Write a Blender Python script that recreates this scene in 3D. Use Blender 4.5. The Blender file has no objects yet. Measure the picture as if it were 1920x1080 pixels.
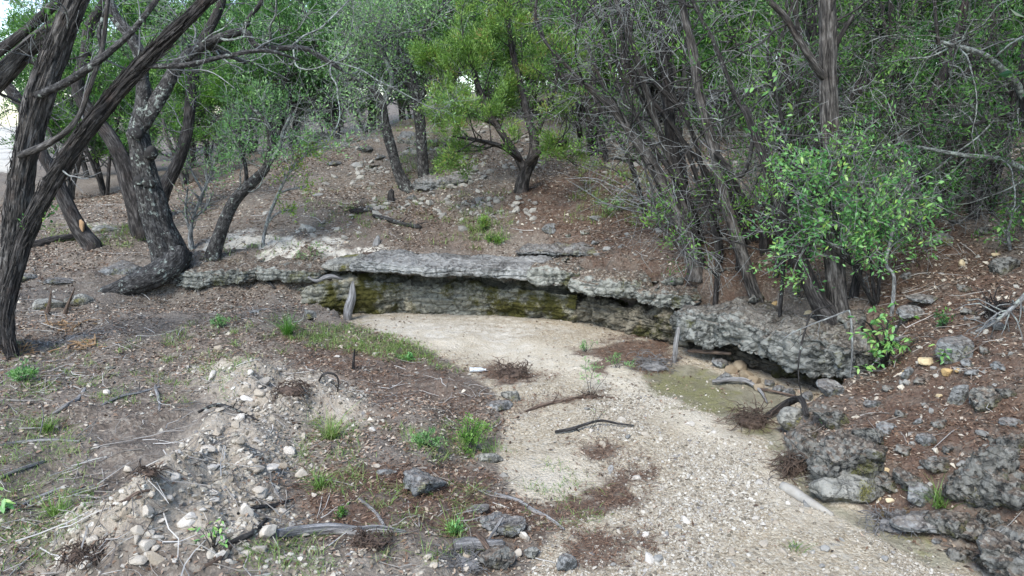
import bpy, math
import numpy as np
from math import radians, sin, cos, tan, pi

# ------------------------------------------------------------------ camera, sky, sun, exposure
scene = bpy.context.scene
CAM_H, PITCH, HFOV = 3.0, radians(12.5), radians(70)
cam_data = bpy.data.cameras.new('camera')
cam_data.angle = HFOV
cam_data.clip_start, cam_data.clip_end = 0.05, 500
camera = bpy.data.objects.new('camera', cam_data)
camera.location = (0, 0, CAM_H)
camera.rotation_euler = (radians(90) - PITCH, 0, 0)
scene.collection.objects.link(camera)
scene.camera = camera

SUN_EL, SUN_AZ = radians(50), radians(205)      # azimuth measured from +Y clockwise
world = bpy.data.worlds.new('World')
scene.world = world
world.use_nodes = True
wn = world.node_tree
bg = wn.nodes['Background']
sky = wn.nodes.new('ShaderNodeTexSky')
sky.sky_type = 'NISHITA'
sky.sun_disc = False
sky.sun_elevation = SUN_EL
sky.sun_rotation = SUN_AZ
sky.dust_density = 1.0
sky.air_density = 1.0
sky.ozone_density = 1.0
wn.links.new(sky.outputs[0], bg.inputs[0])
bg.inputs[1].default_value = 0.14

sun_data = bpy.data.lights.new('sun', 'SUN')
sun_data.energy = 1.35
sun_data.angle = radians(24)
sun_data.color = (1.0, 0.97, 0.92)
sun = bpy.data.objects.new('sun', sun_data)
sun.rotation_euler = (radians(90) - SUN_EL, 0, pi - SUN_AZ)
scene.collection.objects.link(sun)

scene.view_settings.view_transform = 'Standard'
scene.view_settings.look = 'None'
scene.view_settings.gamma = 1
scene.view_settings.use_curve_mapping = False
scene.view_settings.exposure = 1.65
scene.render.engine = 'CYCLES'
scene.cycles.max_bounces = 6
scene.cycles.diffuse_bounces = 3
scene.cycles.glossy_bounces = 2
scene.cycles.transmission_bounces = 4
scene.cycles.transparent_max_bounces = 4
scene.cycles.use_denoising = True

# ------------------------------------------------------------------ numeric helpers
FPX = 960 / tan(HFOV / 2)
def ray(px, py):
    px, py = np.asarray(px, float), np.asarray(py, float)
    dx, dy = (px - 960) / FPX, (540 - py) / FPX
    return np.stack([dx, cos(PITCH) + dy * sin(PITCH), -sin(PITCH) + dy * cos(PITCH)], -1)
def at_y(px, py, Y):
    d = ray(px, py)
    t = np.asarray(Y, float) / d[..., 1]
    return np.array([0, 0, CAM_H]) + d * t[..., None]
def at_z(px, py, z):
    d = ray(px, py)
    t = (np.asarray(z, float) - CAM_H) / d[..., 2]
    return np.array([0, 0, CAM_H]) + d * t[..., None]

def _h(ix, iy, iz, s):
    n = (ix.astype(np.int64) * 374761393 + iy.astype(np.int64) * 668265263 + iz.astype(np.int64) * 2147483647 + s * 1274126177) & 0xFFFFFFFF
    n = ((n ^ (n >> 13)) * 1274126177) & 0xFFFFFFFF
    n = ((n ^ (n >> 15)) * 2246822519) & 0xFFFFFFFF
    return ((n ^ (n >> 16)) & 0xFFFFFF) / float(0xFFFFFF)
def vnoise(P, s=0):
    i = np.floor(P); f = P - i; f = f * f * (3 - 2 * f)
    i = i.astype(np.int64); x, y, z = i[:, 0], i[:, 1], i[:, 2]
    r = 0
    for a in (0, 1):
        wx = f[:, 0] if a else 1 - f[:, 0]
        for b in (0, 1):
            wy = f[:, 1] if b else 1 - f[:, 1]
            for c in (0, 1):
                wz = f[:, 2] if c else 1 - f[:, 2]
                r = r + wx * wy * wz * _h(x + a, y + b, z + c, s)
    return r * 2 - 1
def fbm(P, o=4, g=0.5, s=0):
    r, a = 0, 1.0
    for k in range(o):
        r = r + a * vnoise(P * 2.03 ** k + 17.3 * k, s + k)
        a *= g
    return r
def worley(P, s=0):
    i = np.floor(P).astype(np.int64); f = P - i
    best = np.full(len(P), 9.0)
    for a in (-1, 0, 1):
        for b in (-1, 0, 1):
            for c in (-1, 0, 1):
                X, Y, Z = i[:, 0] + a, i[:, 1] + b, i[:, 2] + c
                d = (a + _h(X, Y, Z, s) - f[:, 0]) ** 2 + (b + _h(X, Y, Z, s + 1) - f[:, 1]) ** 2 + (c + _h(X, Y, Z, s + 2) - f[:, 2]) ** 2
                best = np.minimum(best, d)
    return np.sqrt(best)
def sstep(a, b, x):
    t = np.clip((x - a) / (b - a), 0, 1)
    return t * t * (3 - 2 * t)
def nrm(v):
    return v / np.maximum(np.linalg.norm(v, axis=-1, keepdims=True), 1e-9)
def catmull(P, step):
    P = np.asarray(P, float)
    if len(P) < 3:
        n = max(2, int(np.linalg.norm(P[-1] - P[0]) / step) + 1)
        t = np.linspace(0, 1, n)[:, None]
        return P[0] * (1 - t) + P[-1] * t
    Q = np.vstack([2 * P[0] - P[1], P, 2 * P[-1] - P[-2]])
    out = []
    for k in range(1, len(Q) - 2):
        n = max(2, int(np.linalg.norm((Q[k + 1] - Q[k])[:3]) / step))
        t = np.linspace(0, 1, n, endpoint=False)[:, None]
        a, b, c, d = Q[k - 1], Q[k], Q[k + 1], Q[k + 2]
        out.append(0.5 * (2 * b + (c - a) * t + (2 * a - 5 * b + 4 * c - d) * t ** 2 + (3 * b - a - 3 * c + d) * t ** 3))
    out.append(P[-1][None])
    return np.vstack(out)
def poly_sd(X, Y, poly, W=None):
    """signed distance to a plan polygon (positive outside), and W interpolated at the nearest edge point"""
    poly = np.asarray(poly, float); n = len(poly)
    best = np.full(X.shape, 1e9); inside = np.zeros(X.shape, bool); w = np.zeros(X.shape)
    for k in range(n):
        a, b = poly[k], poly[(k + 1) % n]
        e = b - a
        t = np.clip(((X - a[0]) * e[0] + (Y - a[1]) * e[1]) / (e @ e + 1e-12), 0, 1)
        d = np.hypot(X - a[0] - t * e[0], Y - a[1] - t * e[1])
        m = d < best
        best = np.where(m, d, best)
        if W is not None:
            w = np.where(m, W[k] * (1 - t) + W[(k + 1) % n] * t, w)
        c = ((a[1] > Y) != (b[1] > Y)) & (X < (b[0] - a[0]) * (Y - a[1]) / (b[1] - a[1] + 1e-12) + a[0])
        inside ^= c
    sd = np.where(inside, -best, best)
    return (sd, w) if W is not None else sd
RNG = np.random.default_rng(7)

# ------------------------------------------------------------------ mesh helpers
def make_mesh(name, V, faces, mat, smooth=False, uv=None, attrs=None):
    """faces: list of int arrays (n,3) or (n,4); uv: per vertex; attrs: {name: per-vertex float}"""
    me = bpy.data.meshes.new(name)
    V = np.ascontiguousarray(V, dtype=np.float32)
    me.vertices.add(len(V)); me.vertices.foreach_set('co', V.ravel())
    faces = [np.asarray(f, np.int32) for f in faces if len(f)]
    loops = np.concatenate([f.ravel() for f in faces])
    tot = np.concatenate([np.full(len(f), f.shape[1], np.int32) for f in faces])
    start = np.concatenate([[0], np.cumsum(tot)[:-1]]).astype(np.int32)
    me.loops.add(len(loops)); me.loops.foreach_set('vertex_index', loops)
    me.polygons.add(len(tot)); me.polygons.foreach_set('loop_start', start)
    me.polygons.foreach_set('use_smooth', np.full(len(tot), bool(smooth)))
    if uv is not None:
        l = me.uv_layers.new(name='UVMap')
        l.data.foreach_set('uv', np.asarray(uv, np.float32)[loops].ravel())
    for k, v in (attrs or {}).items():
        a = me.attributes.new(k, 'FLOAT', 'POINT')
        a.data.foreach_set('value', np.asarray(v, np.float32))
    me.update(calc_edges=True)
    if mat is not None:
        me.materials.append(mat)
    return me
def link(name, me, parent=None, loc=(0, 0, 0), rot=(0, 0, 0), scale=(1, 1, 1)):
    o = bpy.data.objects.new(name, me)
    o.location, o.rotation_euler, o.scale = loc, rot, scale
    if parent is not None:
        o.parent = parent
    scene.collection.objects.link(o)
    return o
def tag(o, label=None, cat=None, group=None, kind=None):
    if label: o['label'] = label
    if cat: o['category'] = cat
    if group: o['group'] = group
    if kind: o['kind'] = kind
    return o
def empty(name, loc, label, cat, group=None):
    o = bpy.data.objects.new(name, None)
    o.location = loc; o.empty_display_size = 0.2
    scene.collection.objects.link(o)
    return tag(o, label, cat, group)

class Acc:
    """collects tubes and leaves into one mesh"""
    def __init__(s): s.V, s.F4, s.F3, s.UV, s.T, s.n = [], [], [], [], [], 0
    def add(s, V, f4=None, f3=None, uv=None, tint=None):
        V = np.asarray(V, float).reshape(-1, 3)
        s.V.append(V)
        if f4 is not None and len(f4): s.F4.append(np.asarray(f4) + s.n)
        if f3 is not None and len(f3): s.F3.append(np.asarray(f3) + s.n)
        s.UV.append(uv if uv is not None else np.zeros((len(V), 2)))
        s.T.append(tint if tint is not None else np.full(len(V), 0.5))
        s.n += len(V)
    def mesh(s, name, mat, origin=(0, 0, 0), smooth=False):
        f = []
        if s.F4: f.append(np.vstack(s.F4))
        if s.F3: f.append(np.vstack(s.F3))
        return make_mesh(name, np.vstack(s.V) - np.asarray(origin), f, mat, smooth, np.vstack(s.UV), {'tint': np.concatenate(s.T)})
    def tube(s, P, R, sides=10, rough=0.0, seed=0, ridge=0.0):
        """one tube along P with capped ends; bark relief by noise stretched along the length"""
        P = np.asarray(P, float); R = np.asarray(R, float); n = len(P)
        T = nrm(np.gradient(P, axis=0))
        u = np.cross(T[0], [0.31, 0.95, 0.05]); u /= np.linalg.norm(u)
        U = np.zeros((n, 3))
        for k in range(n):
            u = u - T[k] * (u @ T[k]); u /= max(np.linalg.norm(u), 1e-9); U[k] = u
        W = np.cross(T, U)
        L = np.concatenate([[0], np.cumsum(np.linalg.norm(np.diff(P, axis=0), axis=1))])
        a = np.arange(sides) * 2 * pi / sides
        ca, sa = np.cos(a), np.sin(a)
        rr = np.repeat(R[:, None], sides, 1)
        if rough or ridge:
            q = np.stack([np.tile(ca, n) * 1.6, np.tile(sa, n) * 1.6, np.repeat(L, sides) * 1.3], -1) + seed * 3.7
            k1 = fbm(q, 3, s=seed)
            q2 = np.stack([np.tile(ca, n) * 5, np.tile(sa, n) * 5, np.repeat(L, sides) * 2.2], -1) + seed
            k2 = vnoise(q2, seed + 5)
            q3 = np.stack([np.tile(ca, n) * 11, np.tile(sa, n) * 11, np.repeat(L, sides) * 1.5], -1) + seed
            k2 = k2 - 1.2 * np.maximum(1 - np.abs(vnoise(q3 + .6 * k1[:, None], seed + 8)) * 3.2, 0) * (sides > 20)
            rr = rr * (1 + rough * k1 + ridge * k2).reshape(n, sides)
        V = P[:, None] + rr[..., None] * (ca[None, :, None] * U[:, None] + sa[None, :, None] * W[:, None])
        i = np.arange(n - 1)[:, None] * sides; j = np.arange(sides)[None]; j2 = (j + 1) % sides
        F = np.stack([i + j, i + j2, i + sides + j2, i + sides + j], -1).reshape(-1, 4)
        uv = np.stack([np.tile(np.arange(sides) / sides, n) * 2 * pi * R.mean(), np.repeat(L, sides)], -1)
        V = np.vstack([V.reshape(-1, 3), P[:1], P[-1:] + T[-1:] * R[-1]])
        c0, c1 = n * sides, n * sides + 1
        jj = np.arange(sides); f3 = np.vstack([np.stack([np.full(sides, c0), (jj + 1) % sides, jj], -1), np.stack([np.full(sides, c1), (n - 1) * sides + jj, (n - 1) * sides + (jj + 1) % sides], -1)])
        uv = np.vstack([uv, [[0.5, 0], [0.5, L[-1]]]])
        s.add(V, F, f3, uv)
    def tubes(s, P, R, sides=3, tint=None):
        """many thin tubes: P [n,K,3], R [n,K]"""
        n, K, _ = P.shape
        if n == 0: return
        T = nrm(np.gradient(P, axis=1))
        ref = np.where(np.abs(T[:, :1, 2:3]) > 0.8, [[[1.0, 0, 0]]], [[[0, 0, 1.0]]])
        U = nrm(np.cross(T, np.broadcast_to(ref, T.shape))); W = np.cross(T, U)
        a = np.arange(sides) * 2 * pi / sides
        V = P[:, :, None] + R[:, :, None, None] * (np.cos(a)[:, None] * U[:, :, None] + np.sin(a)[:, None] * W[:, :, None])
        base = np.arange(n)[:, None, None] * K * sides + np.arange(K - 1)[None, :, None] * sides
        j = np.arange(sides)[None, None]; j2 = (j + 1) % sides
        F = np.stack([base + j, base + j2, base + sides + j2, base + sides + j], -1).reshape(-1, 4)
        L = np.concatenate([np.zeros((n, 1)), np.cumsum(np.linalg.norm(np.diff(P, axis=1), axis=2), 1)], 1)
        uv = np.stack([a[None, None] * np.broadcast_to(R.mean(1)[:, None, None], (n, K, sides)), np.broadcast_to(L[:, :, None], (n, K, sides))], -1).reshape(-1, 2)
        t = np.full(n, 0.5) if tint is None else tint
        s.add(V.reshape(-1, 3), F, None, uv, np.repeat(t, K * sides))
    def leaves(s, C, D, L, W, tint, rng, fold=0.0):
        """diamond leaves centred on C, along D, length L, width W"""
        n = len(C)
        if n == 0: return
        D = nrm(D)
        side = nrm(np.cross(D, nrm(rng.normal(size=(n, 3)))))
        N = np.cross(D, side)
        L = np.broadcast_to(L, n)[:, None]; W = np.broadcast_to(W, n)[:, None]
        V = np.stack([C - D * L / 2, C + side * W / 2 + N * fold * W, C + D * L / 2, C - side * W / 2 + N * fold * W], 1)
        F = np.arange(n * 4).reshape(n, 4)
        s.add(V.reshape(-1, 3), F, None, None, np.repeat(np.broadcast_to(tint, n), 4))

def grow(rng, P, R, n, length, ang, K=5, wander=0.25, trop=0.0, t0=0.2, t1=1.0, rr=0.5, rmin=0.003, rmax=9, flat=0.0):
    """n branches growing out of the polylines P [m,K,3] with radii R"""
    m, K0, _ = P.shape
    w = np.linalg.norm(np.diff(P, axis=1), axis=2).sum(1) + 1e-6
    idx = rng.choice(m, n, p=w / w.sum())
    t = rng.uniform(t0, t1, n) * (K0 - 1.001)
    k = t.astype(int); f = (t - k)[:, None]
    p = P[idx, k] * (1 - f) + P[idx, k + 1] * f
    tan_ = nrm(P[idx, k + 1] - P[idx, k])
    r0 = np.clip((R[idx, k] * (1 - f[:, 0]) + R[idx, k + 1] * f[:, 0]) * rr * rng.uniform(0.7, 1.1, n), rmin, rmax)
    perp = rng.normal(size=(n, 3)); perp[:, 2] *= (1 - flat)
    perp = nrm(perp - tan_ * (perp * tan_).sum(1, keepdims=True))
    a = radians(1) * rng.uniform(ang[0], ang[1], n)[:, None]
    d = tan_ * np.cos(a) + perp * np.sin(a)
    Ln = rng.uniform(length[0], length[1], n)[:, None] / (K - 1)
    out = [p]
    for q in range(K - 1):
        d = nrm(d + wander * rng.normal(size=(n, 3)) + np.array([0, 0, trop]))
        p = p + d * Ln
        out.append(p)
    rad = r0[:, None] * np.linspace(1, 0.35, K)[None]
    return np.stack(out, 1), np.maximum(rad, rmin * 0.6)
def resample(P, R, K):
    P = np.asarray(P, float)
    L = np.concatenate([[0], np.cumsum(np.linalg.norm(np.diff(P, axis=0), axis=1))])
    q = np.linspace(0, L[-1], K)
    return np.stack([np.interp(q, L, P[:, i]) for i in range(3)], -1), np.interp(q, L, R)

# ------------------------------------------------------------------ materials
class NT:
    def __init__(s, name):
        s.m = bpy.data.materials.new(name); s.m.use_nodes = True
        s.t = s.m.node_tree; s.b = s.t.nodes['Principled BSDF']
        s.b.inputs['Roughness'].default_value = 0.9
        s.b.inputs['Specular IOR Level'].default_value = 0.25
    def n(s, typ, **kw):
        x = s.t.nodes.new('ShaderNode' + typ)
        for k, v in kw.items():
            if hasattr(x, k): setattr(x, k, v)
        return x
    def l(s, a, b): s.t.links.new(a, b)
    def put(s, sock, v):
        if hasattr(v, 'is_linked') or isinstance(v, bpy.types.NodeSocket): s.l(v, sock)
        else: sock.default_value = v
    def coord(s, kind='Object', scale=None):
        c = s.n('TexCoord').outputs[kind]
        if scale is None: return c
        m = s.n('Mapping'); s.l(c, m.inputs[0]); m.inputs['Scale'].default_value = scale
        return m.outputs[0]
    def noise(s, co, scale, detail=5, rough=0.6, dist=0.0, out='Fac'):
        x = s.n('TexNoise'); s.l(co, x.inputs['Vector'])
        x.inputs['Scale'].default_value = scale; x.inputs['Detail'].default_value = detail
        x.inputs['Roughness'].default_value = rough; x.inputs['Distortion'].default_value = dist
        return x.outputs[out]
    def vor(s, co, scale, out='Color', feature='F1', rnd=1.0):
        x = s.n('TexVoronoi', feature=feature); s.l(co, x.inputs['Vector'])
        x.inputs['Scale'].default_value = scale; x.inputs['Randomness'].default_value = rnd
        return x.outputs[out]
    def ramp(s, fac, stops, interp='LINEAR'):
        x = s.n('ValToRGB'); x.color_ramp.interpolation = interp
        e = x.color_ramp.elements
        while len(e) < len(stops): e.new(0.5)
        for k, (p, c) in enumerate(stops):
            e[k].position = p; e[k].color = (*c, 1) if len(c) == 3 else c
        s.l(fac, x.inputs[0]); return x.outputs[0]
    def mix(s, fac, a, b, mode='MIX'):
        x = s.n('Mix', data_type='RGBA', blend_type=mode)
        s.put(x.inputs[0], fac); s.put(x.inputs[6], a if not isinstance(a, tuple) else (*a, 1)); s.put(x.inputs[7], b if not isinstance(b, tuple) else (*b, 1))
        return x.outputs[2]
    def math(s, op, a, b=0.0, clamp=False):
        x = s.n('Math', operation=op, use_clamp=clamp); s.put(x.inputs[0], a); s.put(x.inputs[1], b); return x.outputs[0]
    def mr(s, v, a, b, c=0.0, d=1.0):
        x = s.n('MapRange'); s.put(x.inputs[0], v)
        for k, q in enumerate((a, b, c, d)): x.inputs[k + 1].default_value = q
        return x.outputs[0]
    def attr(s, name):
        x = s.n('Attribute'); x.attribute_name = name; return x.outputs['Fac']
    def bump(s, h, strength=0.5, dist=0.02, normal=None):
        x = s.n('Bump'); x.inputs['Strength'].default_value = strength; x.inputs['Distance'].default_value = dist
        s.l(h, x.inputs['Height'])
        if normal is not None: s.l(normal, x.inputs['Normal'])
        return x.outputs[0]
    def sep(s, col):
        x = s.n('SeparateColor'); s.l(col, x.inputs[0]); return x.outputs
    def done(s, col=None, normal=None, rough=None):
        if col is not None: s.put(s.b.inputs['Base Color'], col if not isinstance(col, tuple) else (*col, 1))
        if normal is not None: s.l(normal, s.b.inputs['Normal'])
        if rough is not None: s.put(s.b.inputs['Roughness'], rough)
        return s.m

def mat_ground():
    m = NT('ground'); co = m.coord()
    big = m.noise(co, 1.1, 5, 0.6); mid = m.noise(co, 7, 6, 0.65); fine = m.noise(co, 45, 5, 0.7)
    cell = m.vor(co, 38); c = m.sep(cell)
    flake = m.ramp(c[0], [(0, (.035, .027, .02)), (.3, (.098, .076, .058)), (.55, (.18, .137, .105)), (.75, (.275, .225, .175)), (.93, (.3, .275, .23)), (1, (.44, .4, .32))])
    soil = m.ramp(mid, [(.25, (.04, .03, .022)), (.5, (.118, .093, .07)), (.75, (.24, .2, .155))])
    litter = m.mix(m.mr(fine, .3, .7), soil, flake)
    litter = m.mix(m.mr(big, .3, .6), litter, m.mix(.6, litter, (.17, .15, .125)))
    needle = m.ramp(fine, [(.25, (.03, .018, .012)), (.5, (.095, .053, .035)), (.8, (.19, .12, .08))])
    col = m.mix(m.math('MULTIPLY', m.attr('needle'), m.mr(mid, .3, .55), True), litter, needle)
    # bare dug soil
    bare = m.ramp(mid, [(.2, (.19, .155, .12)), (.5, (.38, .335, .265)), (.8, (.54, .495, .41))])
    bare = m.mix(.22, bare, flake)
    col = m.mix(m.attr('soil'), col, bare)
    gc = m.sep(m.vor(co, 30)); gc2 = m.sep(m.vor(co, 75))
    stones = m.ramp(gc[1], [(0, (.2, .165, .115)), (.35, (.34, .29, .21)), (.7, (.46, .41, .32)), (1, (.28, .265, .225))])
    stones2 = m.ramp(gc2[1], [(0, (.2, .16, .1)), (.5, (.37, .31, .22)), (1, (.5, .45, .35))])
    grav = m.mix(m.mr(mid, .35, .6), stones, stones2)
    sand = m.ramp(m.math('ADD', m.math('MULTIPLY', big, .6), m.math('MULTIPLY', mid, .4)), [(.3, (.35, .29, .2)), (.5, (.49, .44, .345)), (.7, (.6, .565, .485))])
    bed = m.mix(m.attr('sand'), grav, m.mix(m.mr(fine, .45, .7, 0, .5), sand, stones2))
    gfac = m.mr(m.math('ADD', m.attr('gravel'), m.math('MULTIPLY', m.math('SUBTRACT', mid, .5), .8)), .35, .65)
    gfac = m.math('MULTIPLY', gfac, m.math('SUBTRACT', 1.0, m.math('MULTIPLY', m.mr(m.math('ADD', m.attr('needle'), m.math('MULTIPLY', m.math('SUBTRACT', mid, .5), 1.1)), .4, .75), .9)))
    col = m.mix(gfac, col, bed)
    pale = m.ramp(mid, [(.25, (.33, .32, .29)), (.45, (.46, .43, .365)), (.65, (.56, .525, .445))])
    col = m.mix(m.mr(m.math('ADD', m.attr('pale'), m.math('MULTIPLY', m.math('SUBTRACT', mid, .5), .9)), .4, .7), col, pale)
    mud = m.ramp(mid, [(.25, (.13, .115, .075)), (.6, (.27, .25, .18))])
    wet = m.mr(m.math('ADD', m.attr('wet'), m.math('MULTIPLY', m.math('SUBTRACT', mid, .5), .7)), .4, .7)
    col = m.mix(wet, col, mud)
    mossn = m.mr(m.math('ADD', m.attr('moss'), m.math('MULTIPLY', m.math('SUBTRACT', mid, .5), 1.3)), .45, .75)
    mossc = m.ramp(fine, [(.3, (.09, .09, .025)), (.7, (.24, .23, .1))])
    col = m.mix(m.math('MULTIPLY', mossn, .75), col, mossc)
    grs = m.mr(m.math('ADD', m.attr('grass'), m.math('MULTIPLY', m.math('SUBTRACT', mid, .5), 1.2)), .5, .95, 0, .55)
    col = m.mix(grs, col, m.ramp(fine, [(.3, (.05, .06, .02)), (.7, (.17, .17, .07))]))
    h = m.math('ADD', m.math('MULTIPLY', m.vor(co, 30, 'Distance'), -.55), m.math('ADD', fine, m.math('MULTIPLY', mid, .8)))
    nb = m.bump(h, .75, .03)
    return m.done(col, nb, m.mr(wet, 0, 1, .92, .3))

def mat_rock(name, a, b, dark, moss=None, mossamt=0.0, scale=1.0, strata=0.0, warm=None, top=0.0, pit=.6):
    """weathered limestone: two greys, dark lichen pits, optional moss, optional ochre stain"""
    m = NT(name); co = m.coord()
    n1 = m.noise(co, 2.2 * scale, 6, .65); n2 = m.noise(co, 11 * scale, 7, .7); n3 = m.noise(co, 55 * scale, 4, .7)
    col = m.mix(m.mr(n2, .36, .64), a, b)
    if strata:
        cs = m.coord(scale=(1.5, 1.5, 26)); ns = m.noise(cs, 1.0, 4, .6)
        col = m.mix(m.mr(ns, .42, .6, 0, strata), col, tuple(x * .45 for x in a))
    else:
        ns = n1
    pits = m.math('MULTIPLY', m.mr(m.noise(co, 19 * scale, 4, .6), .5, .62), m.mr(n1, .38, .55))
    col = m.mix(m.math('MULTIPLY', pits, pit), col, dark)
    col = m.mix(m.mr(n1, .52, .68, 0, .6), col, dark)
    wv = m.n('Mix', data_type='VECTOR'); wv.inputs[0].default_value = .06; m.l(m.coord(scale=(1, 1, 2.6)), wv.inputs[4]); m.l(m.noise(co, 4, 4, .6, 0, 'Color'), wv.inputs[5])
    cr = m.vor(wv.outputs[1], 2.6 * scale, 'Distance', 'DISTANCE_TO_EDGE')
    col = m.mix(m.mr(cr, .0, .035, .75, 0), col, dark)
    if warm: col = m.mix(m.mr(m.noise(co, 3.1 * scale, 4), .55, .7, 0, .7), col, warm)
    if moss: 
        mn = m.math('ADD', m.noise(co, 1.7 * scale, 5), m.math('MULTIPLY', m.math('SUBTRACT', n3, .5), .25))
        col = m.mix(m.mr(mn, .62 - mossamt * .22, .7 - mossamt * .2), col, m.ramp(n3, [(.3, moss), (.75, tuple(x * 2.2 for x in moss))]))
    if top:
        nz = m.n('SeparateXYZ'); m.l(m.n('NewGeometry').outputs['Normal'], nz.inputs[0])
        f = m.mr(m.math('ADD', nz.outputs[2], m.math('MULTIPLY', m.math('SUBTRACT', n2, .5), 1.1)), .62, .86, 0, top)
        tc = m.sep(m.vor(co, 38))
        col = m.mix(f, col, m.ramp(tc[0], [(0, (.05, .036, .026)), (.5, (.13, .088, .06)), (.8, (.2, .155, .11)), (1, (.36, .33, .27))]))
    h = m.math('ADD', m.math('MULTIPLY', n2, 1.0), m.math('ADD', m.math('MULTIPLY', n3, .12), m.math('MULTIPLY', ns, .8)))
    return m.done(col, m.bump(m.math('SUBTRACT', h, m.math('MULTIPLY', pits, .7)), 1.0, .035 / scale), .88)

def mat_stone(name, c0, c1, c2):
    m = NT(name); co = m.coord()
    info = m.n('ObjectInfo').outputs['Random']
    n2 = m.noise(co, 9, 5, .65)
    base = m.ramp(info, [(0, c0), (.5, c1), (1, c2)])
    col = m.mix(m.mr(n2, .35, .7, 0, .6), base, m.mix(1.0, base, (.55, .5, .45), 'MULTIPLY'))
    return m.done(col, m.bump(m.noise(co, 30, 5, .7), .6, .01), .9)
def mat_tinted(name, stops, rough=.9, bumpy=True):
    """stuff whose pieces differ by the tint stored on each piece"""
    m = NT(name); co = m.coord()
    col = m.ramp(m.attr('tint'), stops)
    if bumpy:
        n = m.noise(co, 40, 4, .7)
        col = m.mix(m.mr(n, .3, .7, 0, .35), col, m.mix(1.0, col, (.5, .46, .42), 'MULTIPLY'))
    return m.done(col, None, rough)
def mat_leaf(name, stops, trans=.28):
    m = NT(name)
    col = m.ramp(m.attr('tint'), stops)
    d = m.n('BsdfDiffuse'); t = m.n('BsdfTranslucent'); x = m.n('MixShader')
    m.l(col, d.inputs[0]); m.l(m.mix(1.0, col, (1.0, 1.1, .6), 'MULTIPLY'), t.inputs[0])
    x.inputs[0].default_value = trans
    m.l(d.outputs[0], x.inputs[1]); m.l(t.outputs[0], x.inputs[2])
    g = m.n('BsdfGlossy'); g.inputs['Roughness'].default_value = .45; g.inputs['Color'].default_value = (1, 1, 1, 1)
    y = m.n('MixShader'); y.inputs[0].default_value = .03; m.l(x.outputs[0], y.inputs[1]); m.l(g.outputs[0], y.inputs[2]); x = y
    m.l(x.outputs[0], m.t.nodes['Material Output'].inputs[0])
    return m.m
def mat_bark(name, dark, mid, light, fu=40, fv=3, lichen=0.0, red=None):
    """bark with fissures along the stem; fu, fv are cells per metre round and along it"""
    m = NT(name)
    uvn = m.n('UVMap'); co = m.coord()
    def along(a, b, det=4, dist=.4):
        mp = m.n('Mapping'); m.l(uvn.outputs[0], mp.inputs[0]); mp.inputs['Scale'].default_value = (a, b, 1)
        return m.noise(mp.outputs[0], 1.0, det, .65, dist)
    s0, s1, s2 = along(fu * .3, fv * .45), along(fu, fv), along(fu * 2.6, fv * 2)
    n1 = m.noise(co, 3, 5, .6)
    f = m.math('ADD', m.math('MULTIPLY', s0, .3), m.math('ADD', m.math('MULTIPLY', s1, .45), m.math('MULTIPLY', s2, .25)))
    col = m.ramp(f, [(.4, dark), (.5, mid), (.6, light)])
    if red: col = m.mix(m.mr(n1, .54, .68, 0, .5), col, m.mix(m.mr(f, .4, .58), dark, red))
    if lichen: col = m.mix(m.mr(m.math('ADD', m.noise(co, 14, 4, .7), m.math('MULTIPLY', n1, .5)), .9 - lichen * .3, 1.0 - lichen * .3), col, (.3, .34, .3))
    return m.done(col, m.bump(f, 1.0, .06), .92)

MAT = {}
MAT['ground'] = mat_ground()
MAT['ledge'] = mat_rock('ledge_limestone', (.31, .315, .275), (.165, .17, .15), (.04, .042, .037), (.08, .08, .035), .12, top=.85, pit=.75)
MAT['thick_ledge'] = mat_rock('thick_slab_limestone', (.26, .265, .24), (.125, .13, .118), (.028, .03, .027), (.08, .08, .035), .1, top=.45, pit=.8)
MAT['ledge_flat'] = mat_rock('ledge_cap_limestone', (.35, .353, .33), (.22, .225, .215), (.07, .072, .068), None, 0, .8, top=.25)
MAT['wall'] = mat_rock('bank_wall_limestone', (.33, .32, .255), (.17, .17, .14), (.05, .047, .034), (.045, .042, .01), .62, 1.0, .5, (.5, .44, .3))
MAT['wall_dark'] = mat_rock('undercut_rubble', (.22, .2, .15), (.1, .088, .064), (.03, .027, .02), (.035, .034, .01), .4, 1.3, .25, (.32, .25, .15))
MAT['hollow'] = mat_rock('hollow_shade_wall', (.1, .09, .07), (.055, .048, .036), (.02, .018, .014), (.03, .03, .008), .3, 1.3, .2, (.12, .09, .05))  # wet dark soil tone, darkened to stand in for the hollow's deep shade
MAT['boulder'] = mat_rock('dark_limestone', (.2, .197, .175), (.08, .08, .072), (.017, .0175, .016), (.055, .055, .02), .12, 1.1, top=.6, pit=.9, warm=(.16, .14, .1))
MAT['slab'] = mat_rock('grey_slab', (.24, .245, .235), (.14, .145, .142), (.06, .061, .057), (.12, .12, .06), .05, 1.6, top=.4)
MAT['smooth_rock'] = mat_rock('smooth_boulder', (.29, .282, .245), (.18, .18, .158), (.08, .078, .066), (.09, .085, .02), .15, 1.4)
MAT['stone_white'] = mat_stone('pale_stone', (.34, .29, .22), (.46, .42, .35), (.58, .55, .49))
MAT['stone_yellow'] = mat_stone('ochre_stone', (.42, .29, .13), (.52, .4, .22), (.55, .47, .32))
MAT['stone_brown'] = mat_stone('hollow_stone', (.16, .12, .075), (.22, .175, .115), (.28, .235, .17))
MAT['stone_grey'] = mat_stone('grey_stone', (.2, .2, .185), (.28, .28, .26), (.33, .325, .3))
MAT['driftwood'] = mat_stone('worn_driftwood', (.35, .335, .295), (.35, .335, .295), (.35, .335, .295))
MAT['gravel'] = mat_tinted('gravel', [(0, (.11, .098, .075)), (.3, (.265, .23, .175)), (.65, (.385, .355, .29)), (.9, (.52, .495, .43)), (1, (.16, .155, .15))])
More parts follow.
